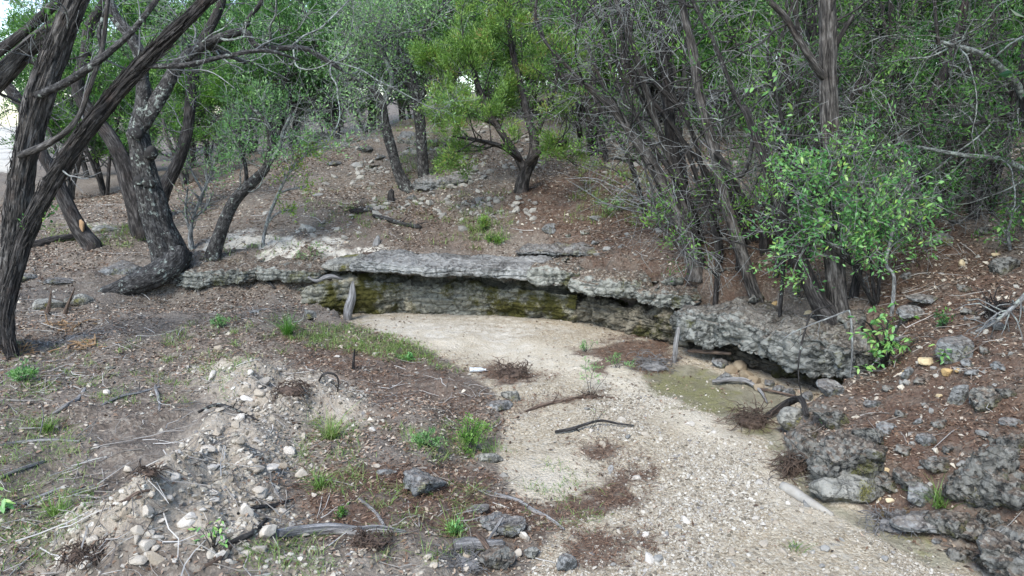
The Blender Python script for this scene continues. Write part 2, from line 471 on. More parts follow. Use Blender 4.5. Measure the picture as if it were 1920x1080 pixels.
MAT['chips'] = mat_tinted('rock_chips', [(0, (.2, .19, .17)), (.35, (.33, .32, .28)), (.7, (.44, .4, .32)), (1, (.58, .53, .43))])
MAT['litter'] = mat_tinted('leaf_litter', [(0, (.04, .028, .02)), (.3, (.13, .082, .052)), (.55, (.225, .157, .112)), (.78, (.34, .275, .205)), (1, (.38, .355, .3))], .8, False)
MAT['twig'] = mat_tinted('dead_twig', [(0, (.05, .042, .036)), (.4, (.15, .13, .11)), (.75, (.28, .265, .24)), (1, (.44, .43, .4))], .9, False)
MAT['needle'] = mat_tinted('needle_mat', [(0, (.035, .02, .013)), (.5, (.115, .063, .04)), (1, (.23, .15, .1))], .9, False)
MAT['grass'] = mat_leaf('grass', [(0, (.07, .13, .025)), (.5, (.14, .25, .05)), (.8, (.22, .31, .08)), (1, (.36, .33, .18))], .3)
JR = (.09, .06, .045)
MAT['juniper_bark'] = mat_bark('juniper_bark', (.009, .0085, .008), (.07, .065, .059), (.21, .2, .185), 34, 5, 0, JR)
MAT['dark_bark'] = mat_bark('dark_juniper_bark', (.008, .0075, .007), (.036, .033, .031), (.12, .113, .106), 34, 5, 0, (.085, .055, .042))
MAT['oak_bark'] = mat_bark('oak_bark', (.009, .0087, .0082), (.044, .042, .04), (.145, .143, .135), 34, 13, .2)
MAT['lichen_bark'] = mat_bark('lichen_bark', (.035, .035, .033), (.13, .135, .128), (.32, .345, .315), 30, 16, .5)
MAT['grey_wood'] = mat_bark('weathered_wood', (.09, .086, .083), (.24, .235, .225), (.44, .43, .415), 50, 4)
MAT['brown_wood'] = mat_bark('brown_wood', (.04, .03, .024), (.14, .1, .075), (.28, .22, .17), 50, 5)
MAT['split_wood'] = mat_bark('split_cedar', (.2, .12, .065), (.4, .27, .15), (.54, .4, .25), 60, 4)
MAT['dead_twig'] = mat_bark('grey_dead_branch', (.06, .06, .058), (.19, .195, .19), (.4, .415, .4), 30, 9, .3)
MAT['mid_twig'] = mat_bark('brown_grey_branch', (.03, .028, .026), (.09, .088, .083), (.22, .22, .21), 30, 9, .2)
MAT['dark_twig'] = mat_bark('dark_dead_branch', (.012, .011, .0105), (.035, .033, .031), (.09, .087, .084), 30, 8, .1)
MAT['leaf_juniper'] = mat_leaf('juniper_leaves', [(0, (.026, .085, .02)), (.5, (.08, .205, .036)), (1, (.2, .37, .065))], .4)
MAT['leaf_bright'] = mat_leaf('bright_juniper_leaves', [(0, (.05, .12, .02)), (.5, (.14, .26, .05)), (.93, (.27, .42, .085)), (1, (.28, .23, .08))], .35)
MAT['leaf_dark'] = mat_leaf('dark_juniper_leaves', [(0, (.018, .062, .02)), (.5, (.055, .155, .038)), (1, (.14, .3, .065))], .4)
MAT['leaf_oak'] = mat_leaf('oak_leaves', [(0, (.07, .16, .06)), (.5, (.18, .35, .13)), (1, (.34, .54, .22))], .45)
MAT['leaf_shrub'] = mat_leaf('shrub_leaves', [(0, (.045, .17, .05)), (.5, (.15, .36, .11)), (.85, (.26, .5, .16)), (1, (.36, .5, .12))], .4)
# ------------------------------------------------------------------ terrain
def axis(a, b, step): return np.arange(a, b, step)
XS = np.unique(np.round(np.concatenate([axis(-70, -20, 2.5), axis(-20, -8, .4), axis(-8, 6.5, .055), axis(6.5, 9, .12), axis(9, 20, .4), axis(20, 70.1, 2.5)]), 4))
YS = np.unique(np.round(np.concatenate([axis(-25, 0, 1.5), axis(0, 3.4, .2), axis(3.4, 14, .055), axis(14, 19, .1), axis(19, 30, .25), axis(30, 100.1, 2.5)]), 4))
GX, GY = np.meshgrid(XS, YS)
CP = []
def cz(*L):
    for px, py, z in L: CP.append(at_z(px, py, z))
def cy(*L):
    for px, py, Y in L: CP.append(at_y(px, py, Y))
def cx(*L):
    for q in L: CP.append(np.array(q, float))
# near bank beside the creek
cz((-300, 1080, .3), (0, 1080, .25), (300, 1080, .2), (600, 1080, .14), (880, 1080, .05), (0, 900, .3), (300, 850, .3), (600, 850, .2), (850, 850, .08), (-200, 700, .4),
   (0, 700, .37), (300, 700, .35), (600, 700, .24), (780, 700, .1), (100, 600, .42), (300, 590, .36), (500, 600, .28), (640, 625, .1), (320, 553, .34), (450, 556, .32), (590, 562, .25), (160, 550, .45), (0, 560, .5))
# terrace over the low ledge, the shelf and the hillside
cz((320, 500, .74), (450, 492, .74), (590, 492, .74), (180, 505, .72), (0, 500, .75), (660, 492, .72), (800, 488, .78), (960, 488, .8), (700, 475, .86), (900, 470, .9), (500, 470, .86), (300, 460, .9), (100, 470, .87))
cy((450, 400, 14.4), (600, 400, 14), (755, 355, 15.6), (980, 360, 14.6), (1000, 440, 12.9), (1060, 500, 11.6), (1200, 450, 11.5), (1150, 525, 10.9), (1250, 540, 10.1), (1305, 505, 10.4), (1200, 350, 14.6), (1400, 400, 12),
   (1500, 450, 10.3), (1250, 300, 17), (1600, 350, 12), (1700, 450, 9.5), (1900, 500, 7.9), (1900, 380, 10), (1850, 300, 13), (700, 265, 19), (1000, 255, 19.5), (880, 205, 24), (300, 400, 15.5), (100, 400, 16.5),
   (0, 350, 22), (0, 300, 30), (500, 300, 19.5))
cz((1570, 635, .62), (1420, 592, .72), (1350, 560, .78), (1650, 565, .93), (1300, 570, .74))
cx((-20, 40, 1.6), (-9, 30, 1.6), (0, 35, 4.5), (20, 35, 5.8), (0, 60, 6), (30, 15, 5.5), (12, 8, 4), (12, 2, 3.2), (-12, 8, .7), (-12, 2, .4), (0, -10, .2), (12, -12, 2.5), (-10, -10, .4), (45, 45, 6), (-45, 40, 1.5), (-60, 0, 1), (60, 0, 7), (0, 95, 7), (-60, 95, 3), (60, 95, 8),
   (3.35, 7, .4), (3.35, 5.5, .36), (3.65, 4.5, .32), (4.2, 7, .98), (4.25, 5.5, .93), (4.5, 4.2, .8), (5.2, 7.2, 1.45), (5.5, 5.5, 1.65), (6, 4, 1.7), (7, 7, 2.3), (8, 5, 2.6), (3.9, 7.7, .55), (4.7, 8.2, 1.15), (4.1, 3, .5), (5, 1, 1.1))
CP = np.array(CP)
def rbf_fit(C, c=.25):
    D = np.sqrt(((C[:, None, :2] - C[None, :, :2]) ** 2).sum(-1) + c * c)
    n = len(C); A = np.zeros((n + 3, n + 3)); A[:n, :n] = D + np.eye(n) * -1e-4
    A[:n, n] = 1; A[:n, n + 1:] = C[:, :2]; A[n, :n] = 1; A[n + 1:, :n] = C[:, :2].T
    w = np.linalg.solve(A, np.concatenate([C[:, 2], [0, 0, 0]]))
    return lambda X, Y: sum(w[k] * np.sqrt((X - C[k, 0]) ** 2 + (Y - C[k, 1]) ** 2 + c * c) for k in range(n)) + w[n] + w[n + 1] * X + w[n + 2] * Y
BANK = rbf_fit(CP)(GX, GY)
# creek bed outline: pixel of the edge at bed level, and how wide the bank's foot is there
CREEK = [(628, 597, .25), (690, 622, .35), (770, 647, .45), (850, 682, .5), (920, 732, .6), (950, 790, .8), (930, 850, .8), (960, 920, .8), (1040, 990, .7), (1000, 1050, .6), (940, 1150, .6), (900, 1500, .6),
         (2250, 1500, .4), (1990, 1110, .4), (1830, 1045, .35), (1700, 985, .35), (1620, 945, .3), (1535, 915, .2), (1505, 865, .2), (1470, 800, .25), (1525, 782, .25), (1640, 752, .2),
         (1620, 722, .12), (1490, 690, .12), (1390, 652, .12), (1295, 634, .12), (1200, 612, .12), (1100, 594, .12), (1000, 585, .12), (900, 580, .12), (760, 579, .12), (640, 580, .12)]
CW = np.array([c[2] for c in CREEK])
CPOLY = np.array([at_z(c[0], c[1], 0)[:2] for c in CREEK])
SD, WW = poly_sd(GX, GY, CPOLY, CW)
P2 = np.stack([GX.ravel(), GY.ravel(), np.zeros(GX.size)], -1)
n_big = fbm(P2 * .9, 4, .5, 3).reshape(GX.shape)
n_mid = fbm(P2 * 3.7, 4, .55, 11).reshape(GX.shape)
n_fin = fbm(P2 * 14, 3, .6, 23).reshape(GX.shape)
edge = sstep(0, 1, (SD + .1 * n_mid * np.clip(WW / .5, 0, 1)) / WW)
bed = .025 * n_big + .012 * n_mid
BEDCH = poly_sd(GX, GY, np.array([at_z(x, y, 0)[:2] for x, y in [(1200, 690), (1290, 690), (1420, 730), (1480, 760), (1440, 800), (1500, 880), (1560, 950), (1690, 990), (1820, 1060), (1740, 1080), (1600, 985), (1490, 930), (1430, 830), (1330, 770), (1220, 730)]]))
bed = bed - .05 * sstep(.25, -.15, BEDCH)
HZ = bed * (1 - edge) + BANK * edge
near = sstep(40, 15, np.hypot(GX, GY))
HZ = HZ + near * (edge * (.05 * n_mid + .018 * n_fin) + (1 - edge) * .008 * n_fin) + edge * .08 * n_big
def zone_z(poly, z=.25): return np.array([at_z(x, y, z)[:2] for x, y in poly])
# heap of dug-up rubble
HEAP = zone_z([(330, 700), (480, 690), (640, 720), (690, 770), (560, 800), (545, 900), (520, 1010), (430, 1080), (130, 1110), (60, 1010), (260, 930), (330, 850), (400, 770)])
sdh = poly_sd(GX, GY, HEAP)
HZ += .24 * sstep(.1, -.5, sdh) * (1 + .45 * n_mid + .4 * n_big)
PIT = zone_z([(500, 715), (560, 705), (590, 740), (540, 765), (500, 750)])
HZ -= .14 * sstep(.15, -.15, poly_sd(GX, GY, PIT))
def H(x, y):
    x, y = np.asarray(x, float), np.asarray(y, float)
    i = np.clip(np.searchsorted(XS, x) - 1, 0, len(XS) - 2); j = np.clip(np.searchsorted(YS, y) - 1, 0, len(YS) - 2)
    u = np.clip((x - XS[i]) / (XS[i + 1] - XS[i]), 0, 1); v = np.clip((y - YS[j]) / (YS[j + 1] - YS[j]), 0, 1)
    return HZ[j, i] * (1 - u) * (1 - v) + HZ[j, i + 1] * u * (1 - v) + HZ[j + 1, i] * (1 - u) * v + HZ[j + 1, i + 1] * u * v
def G(px, py):
    """points on the ground seen at the pixels"""
    px, py = np.atleast_1d(np.asarray(px, float)), np.atleast_1d(np.asarray(py, float))
    d = ray(px, py); o = np.array([0, 0, CAM_H])
    T = np.concatenate([np.arange(3, 20, .04), np.arange(20, 80, .25)])
    hit = np.full(len(px), 79.0); found = np.zeros(len(px), bool)
    for k in range(0, len(px), 4000):
        s = slice(k, k + 4000)
        P = o + d[s, None] * T[None, :, None]
        below = P[..., 2] < H(P[..., 0], P[..., 1])
        first = below.argmax(1); ok = below.any(1)
        hit[s] = np.where(ok, T[first] - .02, 79)
    P = o + d * hit[:, None]
    P[:, 2] = H(P[:, 0], P[:, 1])
    return P
def g1(px, py): return G([px], [py])[0]
def pxm(P):
    """metres per photo pixel at P"""
    P = np.asarray(P, float)
    return (P[..., 1] * cos(PITCH) - (P[..., 2] - CAM_H) * sin(PITCH)) / FPX
def zone(poly):
    p = np.asarray(poly, float); return G(p[:, 0], p[:, 1])[:, :2]
def zmask(poly, soft=.3):
    return sstep(soft, -soft, poly_sd(GX, GY, zone(poly)))

MASK = {k: np.zeros(GX.shape) for k in ('gravel', 'sand', 'moss', 'needle', 'soil', 'pale', 'wet', 'grass')}
MASK['gravel'] = sstep(.12, -.25, SD - .15 * np.clip(WW - .3, 0, 1))
for poly, v in [([(660, 600), (770, 600), (1000, 640), (1200, 690), (1330, 770), (1400, 840), (1350, 860), (1200, 760), (1050, 700), (880, 665), (770, 640)], 1), ([(950, 870), (1060, 850), (1130, 890), (1080, 950), (980, 930)], .8), ([(1380, 830), (1480, 860), (1590, 960), (1530, 985), (1420, 930)], .7)]:
    MASK['sand'] = np.maximum(MASK['sand'], v * zmask(poly, .25))
for poly, v in [([(1210, 690), (1300, 690), (1400, 740), (1380, 790), (1290, 770), (1220, 730)], .7), ([(1400, 800), (1450, 800), (1500, 870), (1530, 900), (1480, 890), (1410, 840)], .75), ([(1700, 990), (1790, 1000), (1830, 1040), (1790, 1030)], .8), ([(1210, 575), (1280, 640), (1200, 625)], .4)]:
    MASK['moss'] = np.maximum(MASK['moss'], v * sstep(.3, -.3, poly_sd(GX, GY, zone(poly)) + .25 * n_mid))
MASK['wet'] = np.maximum(.9 * zmask([(1200, 690), (1300, 680), (1480, 740), (1500, 770), (1440, 790), (1520, 880), (1570, 945), (1690, 985), (1830, 1060), (1760, 1075), (1600, 985), (1480, 925), (1430, 820), (1330, 775), (1210, 730)], .2), 0)
for poly, v in [([(950, 360), (1250, 300), (1420, 380), (1560, 560), (1300, 600), (1200, 540), (1060, 510), (1020, 440), (960, 420)], .75), ([(1650, 720), (1500, 770), (1640, 900), (1700, 990), (1920, 1000), (1990, 500), (1750, 420), (1640, 500)], .8), ([(560, 930), (720, 880), (900, 900), (1050, 1000), (900, 990), (620, 985)], .85), ([(1100, 655), (1180, 630), (1270, 640), (1240, 690), (1130, 690)], .95),
                ([(1040, 950), (1110, 925), (1190, 915), (1195, 940), (1120, 965), (1050, 975)], 1), ([(1040, 1020), (1110, 1005), (1170, 1010), (1080, 1040), (1060, 1050)], .9), ([(960, 760), (1060, 745), (1130, 735), (1080, 760), (980, 775)], .6), ([(880, 690), (960, 690), (1010, 715), (930, 720)], .8), ([(1080, 840), (1130, 830), (1140, 850), (1090, 858)], .8), ([(1150, 905), (1185, 880), (1200, 890), (1170, 915)], .8), ([(600, 400), (760, 380), (900, 420), (880, 480), (700, 460)], .35), ([(540, 640), (740, 650), (900, 720), (900, 780), (700, 770), (560, 700)], .45)]:
    MASK['needle'] = np.maximum(MASK['needle'], v * sstep(.32, -.22, poly_sd(GX, GY, zone(poly)) + .22 * n_mid))
MASK['soil'] = np.maximum(.9 * sstep(.15, -.25, sdh + .2 * n_mid), .8 * zmask([(380, 690), (500, 680), (680, 720), (690, 790), (600, 800), (430, 780)], .25))
MASK['soil'] = np.maximum(MASK['soil'], .6 * zmask([(500, 1040), (800, 1040), (900, 1100), (500, 1100)], .25))
for poly, v in [([(400, 448), (470, 432), (600, 452), (720, 472), (700, 500), (640, 505), (590, 492), (500, 474)], 1.1), ([(120, 425), (240, 405), (250, 425), (140, 440)], .6), ([(655, 586), (880, 588), (1020, 600), (1080, 625), (930, 632), (800, 640), (660, 606)], .55), ([(680, 485), (720, 478), (760, 484), (720, 492)], .6)]:
    MASK['pale'] = np.maximum(MASK['pale'], v * sstep(.4, -.4, poly_sd(GX, GY, zone(poly)) + .3 * n_mid + .3 * n_big))
MASK['pale'] = np.maximum(MASK['pale'], sstep(24, 28, GY) * sstep(-.63, -.68, GX / np.maximum(GY, 1)))
for poly, v in [([(520, 615), (640, 605), (780, 640), (850, 690), (700, 670), (600, 650), (520, 640)], .85), ([(700, 800), (900, 780), (960, 830), (820, 860)], .6), ([(560, 800), (680, 800), (660, 930), (560, 930)], .6), ([(-20, 740), (150, 800), (180, 960), (60, 1080), (-50, 1080)], .6), ([(740, 230), (860, 220), (900, 300), (780, 330)], .7), ([(60, 420), (300, 425), (260, 460), (60, 450)], .5), ([(860, 400), (960, 400), (960, 460), (880, 460)], .4), ([(340, 450), (400, 460), (420, 485), (350, 490)], .4)]:
    MASK['grass'] = np.maximum(MASK['grass'], v * zmask(poly, .3))
ny, nx = GX.shape
i = (np.arange(ny - 1)[:, None] * nx + np.arange(nx - 1)[None])
GF = np.stack([i, i + 1, i + nx + 1, i + nx], -1).reshape(-1, 4)
ground = link('ground', make_mesh('ground', np.stack([GX, GY, HZ], -1).reshape(-1, 3), [GF], MAT['ground'], True, None, {k: v.ravel() for k, v in MASK.items()}))
tag(ground, 'rocky hillside and dry gravel creek bed under scattered leaf litter', None, None, 'structure')
def mask_at(name, x, y):
    i = np.clip(np.searchsorted(XS, x) - 1, 0, nx - 1); j = np.clip(np.searchsorted(YS, y) - 1, 0, ny - 1)
    return MASK[name][j, i]

# ------------------------------------------------------------------ limestone ledges, with real overhangs
def displaced(V, F, mat, name, amp, freq, seed, strata=0.0, pits=0.0, smooth=True, origin=(0, 0, 0), big=1.0, bed_f=11.0):
    me = make_mesh('tmp', V, [F], None)
    N = np.zeros(len(V) * 3, np.float32); me.vertices.foreach_get('normal', N); N = N.reshape(-1, 3)
    bpy.data.meshes.remove(me)
    q0 = V + .08 * np.stack([vnoise(V * 5 + 3, seed + 20), vnoise(V * 5 + 40, seed + 21), vnoise(V * 5 + 80, seed + 22)], -1)
    rid = 1 - np.abs(vnoise(q0 * freq * 2.1 + seed, seed + 30)) * 1.6 ; rid2 = 1 - np.abs(vnoise(q0 * freq * 6.5 + seed, seed + 31)) * 1.8
    d = amp * (big * fbm(V * freq + seed, 3, .5, seed) + .45 * fbm(V * freq * 4.3, 3, .65, seed + 9) - .8 * np.maximum(rid, 0) ** 3 - .5 * np.maximum(rid2, 0) ** 3)
    if strata:
        zz = V[:, 2] * bed_f + 1.3 * vnoise(np.stack([V[:, 0] * .5, V[:, 1] * .5, V[:, 2] * 4.7], -1) + seed, seed + 2) + .6 * vnoise(V * [1.1, 1.1, .6] + seed, seed + 3); li = np.floor(zz); fr = zz - li
        prot = vnoise(np.stack([V[:, 0] * 1.7, V[:, 1] * 1.7, li * 7.31], -1), seed + 4) + .5 * vnoise(np.stack([V[:, 0] * 5, V[:, 1] * 5, li * 3.7], -1), seed + 5)
        d = d + strata * prot - strata * .9 * np.exp(-(np.minimum(fr, 1 - fr) / .1) ** 2)
        cell = (V[:, 0] - .4 * V[:, 1]) * 2.1 + 5 * _h(li.astype(np.int64), li.astype(np.int64) * 0, li.astype(np.int64) * 0, seed) + .3 * vnoise(V * 3, seed + 6)
        cf = np.abs(cell - np.round(cell)); d = d - strata * .8 * np.exp(-(cf / .035) ** 2)
    if pits:
        w = worley(V * freq * 3.1 + seed, seed); w2 = worley(V * freq * 7.7 + seed, seed + 5)
        d = d + pits * (np.minimum(w, .7) - .5) * -1.3 + pits * .5 * (.5 - np.minimum(w2, .7))
    V = V + N * d[:, None]
    return make_mesh(name, V - np.asarray(origin), [F], mat, smooth)

def ledge(label, path, depth, rise, mat, seed, undercut=.35, amp=.05, pits=.05, strata=0.0, name='limestone_ledge', cat='rock ledge', group='limestone ledges along the creek bank', under_z=.06, taper=.1):
    """path: (px, py of the lip's underside, py of its upper edge, Y); a slab of rock that juts out over its underside"""
    path = np.array(path, float)
    B = at_y(path[:, 0], path[:, 1], path[:, 3]); T = at_y(path[:, 0], path[:, 2], path[:, 3])
    C = catmull(np.hstack([B, T[:, 2:]]), .022)
    xy, zb, zt = C[:, :2], C[:, 2], C[:, 3]
    tx = nrm(np.gradient(xy, axis=0)); back = np.stack([-tx[:, 1], tx[:, 0]], -1)
    back[back[:, 1] < 0] *= -1
    n = len(C); s = np.linspace(0, 1, n)
    L = np.linalg.norm(np.diff(xy, axis=0), axis=1).sum()
    tap = np.sqrt(np.clip(np.minimum(s, 1 - s) * L / taper, 0.02, 1))
    jig = .5 * vnoise(np.stack([s * L * 2.2, s * 0 + seed, s * 0], -1), seed) + .3 * vnoise(np.stack([s * L * 7, s * 0 + seed, s * 0], -1), seed + 1)
    h = zt - zb
    zc = (zt + zb) / 2
    prof = [(-undercut, .12, 'b'), (-undercut * .5, .06, 'b'), (-.03, 0, 'b'), (.01, .12, 'm'), (.03, .4, 'm'), (.02, .75, 'm'), (-.01, .97, 'm'), (-.1, 1.03, 'm'), (-depth * .5, 1, 't'), (-depth, 1, 'e'), (-depth - .15, .1, 'x')]
    rings = []
    for o, f, k in prof:
        out = np.full(n, o) + (.12 * jig if k in 'm' else .06 * jig if k == 'b' else 0)
        if k == 't': z = zt + rise * .5 + .02
        elif k == 'e': z = zt + rise
        elif k == 'x': z = zt + rise - .3
        else: z = zb + h * f
        z = zc + (z - zc) * tap
        out = out - (1 - tap) * .18
        rings.append(np.stack([xy[:, 0] - back[:, 0] * out, xy[:, 1] - back[:, 1] * out, z], -1))
    R = np.stack(rings, 1)
    dense = np.stack([catmull(R[k], .035) if False else np.stack([np.interp(np.linspace(0, len(prof) - 1, 64), np.arange(len(prof)), R[k, :, a]) for a in range(3)], -1) for k in range(n)])
    m = dense.shape[1]
    V = dense.reshape(-1, 3)
    i = np.arange(n - 1)[:, None] * m + np.arange(m - 1)[None]
    F = np.stack([i, i + m, i + m + 1, i + 1], -1).reshape(-1, 4)
    o = V[(n // 2) * m + 3]
    # closed ends
    F = np.vstack([F, ])
    me = displaced(V, F[:, ::1], mat, name, amp, 2.6, seed, strata, pits, True, o)
    ob = link(name, me, None, o)
    return tag(ob, label, cat, group)

LED = 'limestone ledges along the creek bank'
ledge('long flat grey limestone cap spanning the middle of the creek ledge', [(655, 508, 488, 11.35), (690, 510, 489, 11.25), (740, 514, 495, 11.1), (800, 519, 500, 11.05), (870, 520, 502, 11.05), (940, 522, 503, 11.05), (1030, 529, 506, 10.95)], .95, .05, MAT['ledge_flat'], 3, .35, .018, .014, .03)
ledge('knobbly grey limestone block at the end of the long flat cap', [(990, 530, 500, 10.95), (1030, 539, 502, 10.75), (1065, 542, 506, 10.68), (1100, 540, 512, 10.65)], .8, .02, MAT['ledge'], 14, .4, .05, .04, .012)
ledge('broad jutting limestone block over the mossy bank between two knobbly blocks', [(1050, 545, 520, 10.65), (1090, 553, 522, 10.45), (1140, 560, 526, 10.3), (1185, 562, 530, 10.2), (1225, 558, 536, 10.15)], .85, .02, MAT['ledge'], 25, .5, .045, .04, .016)
ledge('short pitted limestone block above the dark gap beside the propped stick', [(1180, 560, 540, 10.15), (1210, 576, 542, 9.9), (1250, 582, 546, 9.78), (1310, 584, 556, 9.65)], .85, .02, MAT['ledge'], 36, .5, .05, .042, .014)
ledge('thick overhanging limestone slab under the twin juniper trunks with a dark hollow below', [(1250, 612, 580, 9.65), (1285, 638, 584, 9.2), (1330, 654, 590, 8.85), (1380, 664, 600, 8.6), (1430, 680, 616, 8.3), (1475, 700, 630, 8.0), (1530, 710, 640, 7.75), (1590, 714, 646, 7.55), (1660, 708, 652, 7.5)], 1.25, .07, MAT['thick_ledge'], 47, .75, .065, .05, .02)
ledge('pitted limestone block beside the fallen oak root on the low ledge', [(318, 532, 508, 11.75), (345, 540, 508, 11.6), (400, 540, 506, 11.6), (450, 534, 504, 11.65), (492, 526, 502, 11.7)], .8, .06, MAT['ledge'], 58, .3, .035, .03, .03)
ledge('low broken limestone ledge between the pitted block and the grey snag', [(470, 528, 500, 11.75), (510, 530, 502, 11.65), (560, 530, 506, 11.55), (605, 526, 508, 11.5)], .7, .05, MAT['ledge'], 69, .3, .03, .025, .03)
ledge('tilted lichen grey slab under the oak root with a dark gap beneath', [(158, 528, 516, 11.6), (195, 530, 506, 11.5), (240, 519, 502, 11.6), (275, 508, 497, 11.8)], .6, .05, MAT['slab'], 71, .35, .02, .015)
ledge('pale flat slab at the upper lip beside the grey snag', [(598, 503, 492, 11.7), (640, 510, 492, 11.5), (668, 508, 490, 11.45)], .6, .05, MAT['smooth_rock'], 73, .2, .02, .015)

def wall(label, path, mat, seed, amp=.05, strata=.036, pits=.02, lean=-.22, name='creek_bank_wall'):
    """path: (px, py of the foot, py of the top, Y of the foot); a rough face that goes down into the bed"""
    path = np.array(path, float)
    B = at_z(path[:, 0], path[:, 1], 0.0)
    T = at_y(path[:, 0], path[:, 2], B[:, 1] + .05)
    C = catmull(np.hstack([B, T[:, 2:]]), .025)
    n, m = len(C), 48
    xy = C[:, :2]; tx = nrm(np.gradient(xy, axis=0)); back = np.stack([-tx[:, 1], tx[:, 0]], -1); back[back[:, 1] < 0] *= -1
    t = np.linspace(0, 1, m)
    z = -.12 + (C[:, 3:4] + .12) * t[None]
    off = lean * np.sin(t * pi)[None] * .5 + lean * t[None] * .3 + .5 * sstep(.85, 1, t)[None]
    V = np.stack([xy[:, :1] + back[:, :1] * off, xy[:, 1:] + back[:, 1:] * off, z], -1).reshape(-1, 3)
    i = np.arange(n - 1)[:, None] * m + np.arange(m - 1)[None]
    F = np.stack([i, i + m, i + m + 1, i + 1], -1).reshape(-1, 4)
    o = V[(n // 2) * m + 4]
    return tag(link(name, displaced(V, F, mat, name, amp, 2.2, seed, strata, pits, True, o), None, o), label, 'rock face', 'rock faces under the ledges')
wall('layered pale rock face with an olive moss stain under the long flat cap', [(640, 588, 508), (700, 587, 508), (800, 586, 520), (900, 588, 524), (1000, 594, 528), (1085, 604, 538)], MAT['wall'], 5)
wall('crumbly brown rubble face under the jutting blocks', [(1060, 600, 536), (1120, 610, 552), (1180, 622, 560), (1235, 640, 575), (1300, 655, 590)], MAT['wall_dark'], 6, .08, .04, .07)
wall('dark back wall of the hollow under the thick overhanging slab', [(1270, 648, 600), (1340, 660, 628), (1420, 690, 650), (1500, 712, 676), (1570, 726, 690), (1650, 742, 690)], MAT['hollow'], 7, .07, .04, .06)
wall('weathered grey rock face beside the bleached snag below the low ledge', [(500, 575, 528), (560, 585, 526), (610, 592, 524), (665, 588, 508)], MAT['wall'], 8, .06, .04, .03)

HS = 'rock steps on the hillside'
ledge('broken pale rock step high on the hillside above the tilted slab', [(590, 300, 276, 19.2), (640, 296, 270, 18.9), (690, 290, 266, 18.8), (735, 288, 264, 19)], .7, .1, MAT['slab'], 81, .2, .06, .05, .03, group=HS)
ledge('layered rock step between and beyond the pair of small oaks', [(740, 290, 260, 18.6), (790, 294, 262, 18.4), (835, 292, 260, 18.4), (890, 290, 266, 18.7)], .8, .1, MAT['ledge'], 82, .2, .06, .06, .03, group=HS)
ledge('low mossy rock step below the bright juniper', [(765, 356, 338, 15.5), (820, 358, 337, 15.35), (885, 356, 340, 15.4)], .6, .1, MAT['slab'], 83, .2, .05, .04, .02, group=HS)
ledge('dark thin rock step under the far double trunk', [(1040, 300, 288, 17.6), (1100, 302, 289, 17.3), (1160, 300, 290, 17), (1210, 298, 290, 16.9)], .7, .1, MAT['ledge'], 84, .25, .06, .05, .03, group=HS)
ledge('flat rock rim where the shelf meets the leafy slope', [(960, 478, 471, 12.2), (1020, 480, 470, 12.0), (1080, 482, 470, 11.8), (1140, 486, 474, 11.6)], .5, .06, MAT['slab'], 85, .15, .035, .03, .02, group=HS)

# ------------------------------------------------------------------ boulders, slabs and loose stones
MARKS = [(160, 1050, 'the dark matted roots'), (398, 1030, 'the leafy sprig'), (460, 1005, 'the black charred stick'), (278, 888, 'the small root tangle'), (550, 735, 'the dug pit'), (565, 896, 'the yellowish block'), (515, 875, 'the large white stone pair'), (430, 770, 'the forked grey branch'), (245, 940, 'the brown branch'), (1110, 805, 'the black curved branch'), (1490, 930, 'the worn driftwood log'),
         (1000, 960, 'the long curved stick'), (1105, 735, 'the thin green weed'), (788, 915, 'the broad flat dark rock'), (945, 985, 'the cracked low rock'), (878, 830, 'the juniper seedling'), (540, 620, 'the arching grass clump'), (620, 1000, 'the long weathered log'), (165, 645, 'the tan splinters'), (40, 830, 'the near grass'), (640, 690, 'the thin bent root'), (1405, 790, 'the brown root clump'), (1640, 1000, 'the root fan'), (1300, 980, 'the middle of the gravel bar'), (1250, 860, 'the upper gravel bar'), (1490, 1030, 'the grass clump in the gravel'),
         (672, 398, 'the hillside hole'), (755, 350, 'the small leaning oak'), (690, 318, 'the long tilted slab'), (908, 440, 'the hillside seedling'), (980, 360, 'the bright juniper'), (1040, 435, 'the dark blue stone'), (1150, 395, 'the rubble band'), (1305, 505, 'the two stemmed juniper'), (1428, 590, 'the slim juniper'), (1570, 640, 'the twin juniper'), (1745, 566, 'the broad sunken rock'), (1800, 660, 'the smooth blue grey block'), (1865, 580, 'the hanging root ball'), (1798, 750, 'the pointed stone'), (1860, 750, 'the lumpy pitted rock'), (1708, 905, 'the half buried knobbly rock'), (1655, 700, 'the leafy bush')]
def nearest_mark(px, py): return min(MARKS, key=lambda m: (m[0] - px) ** 2 + 2.5 * (m[1] - py) ** 2)[2]
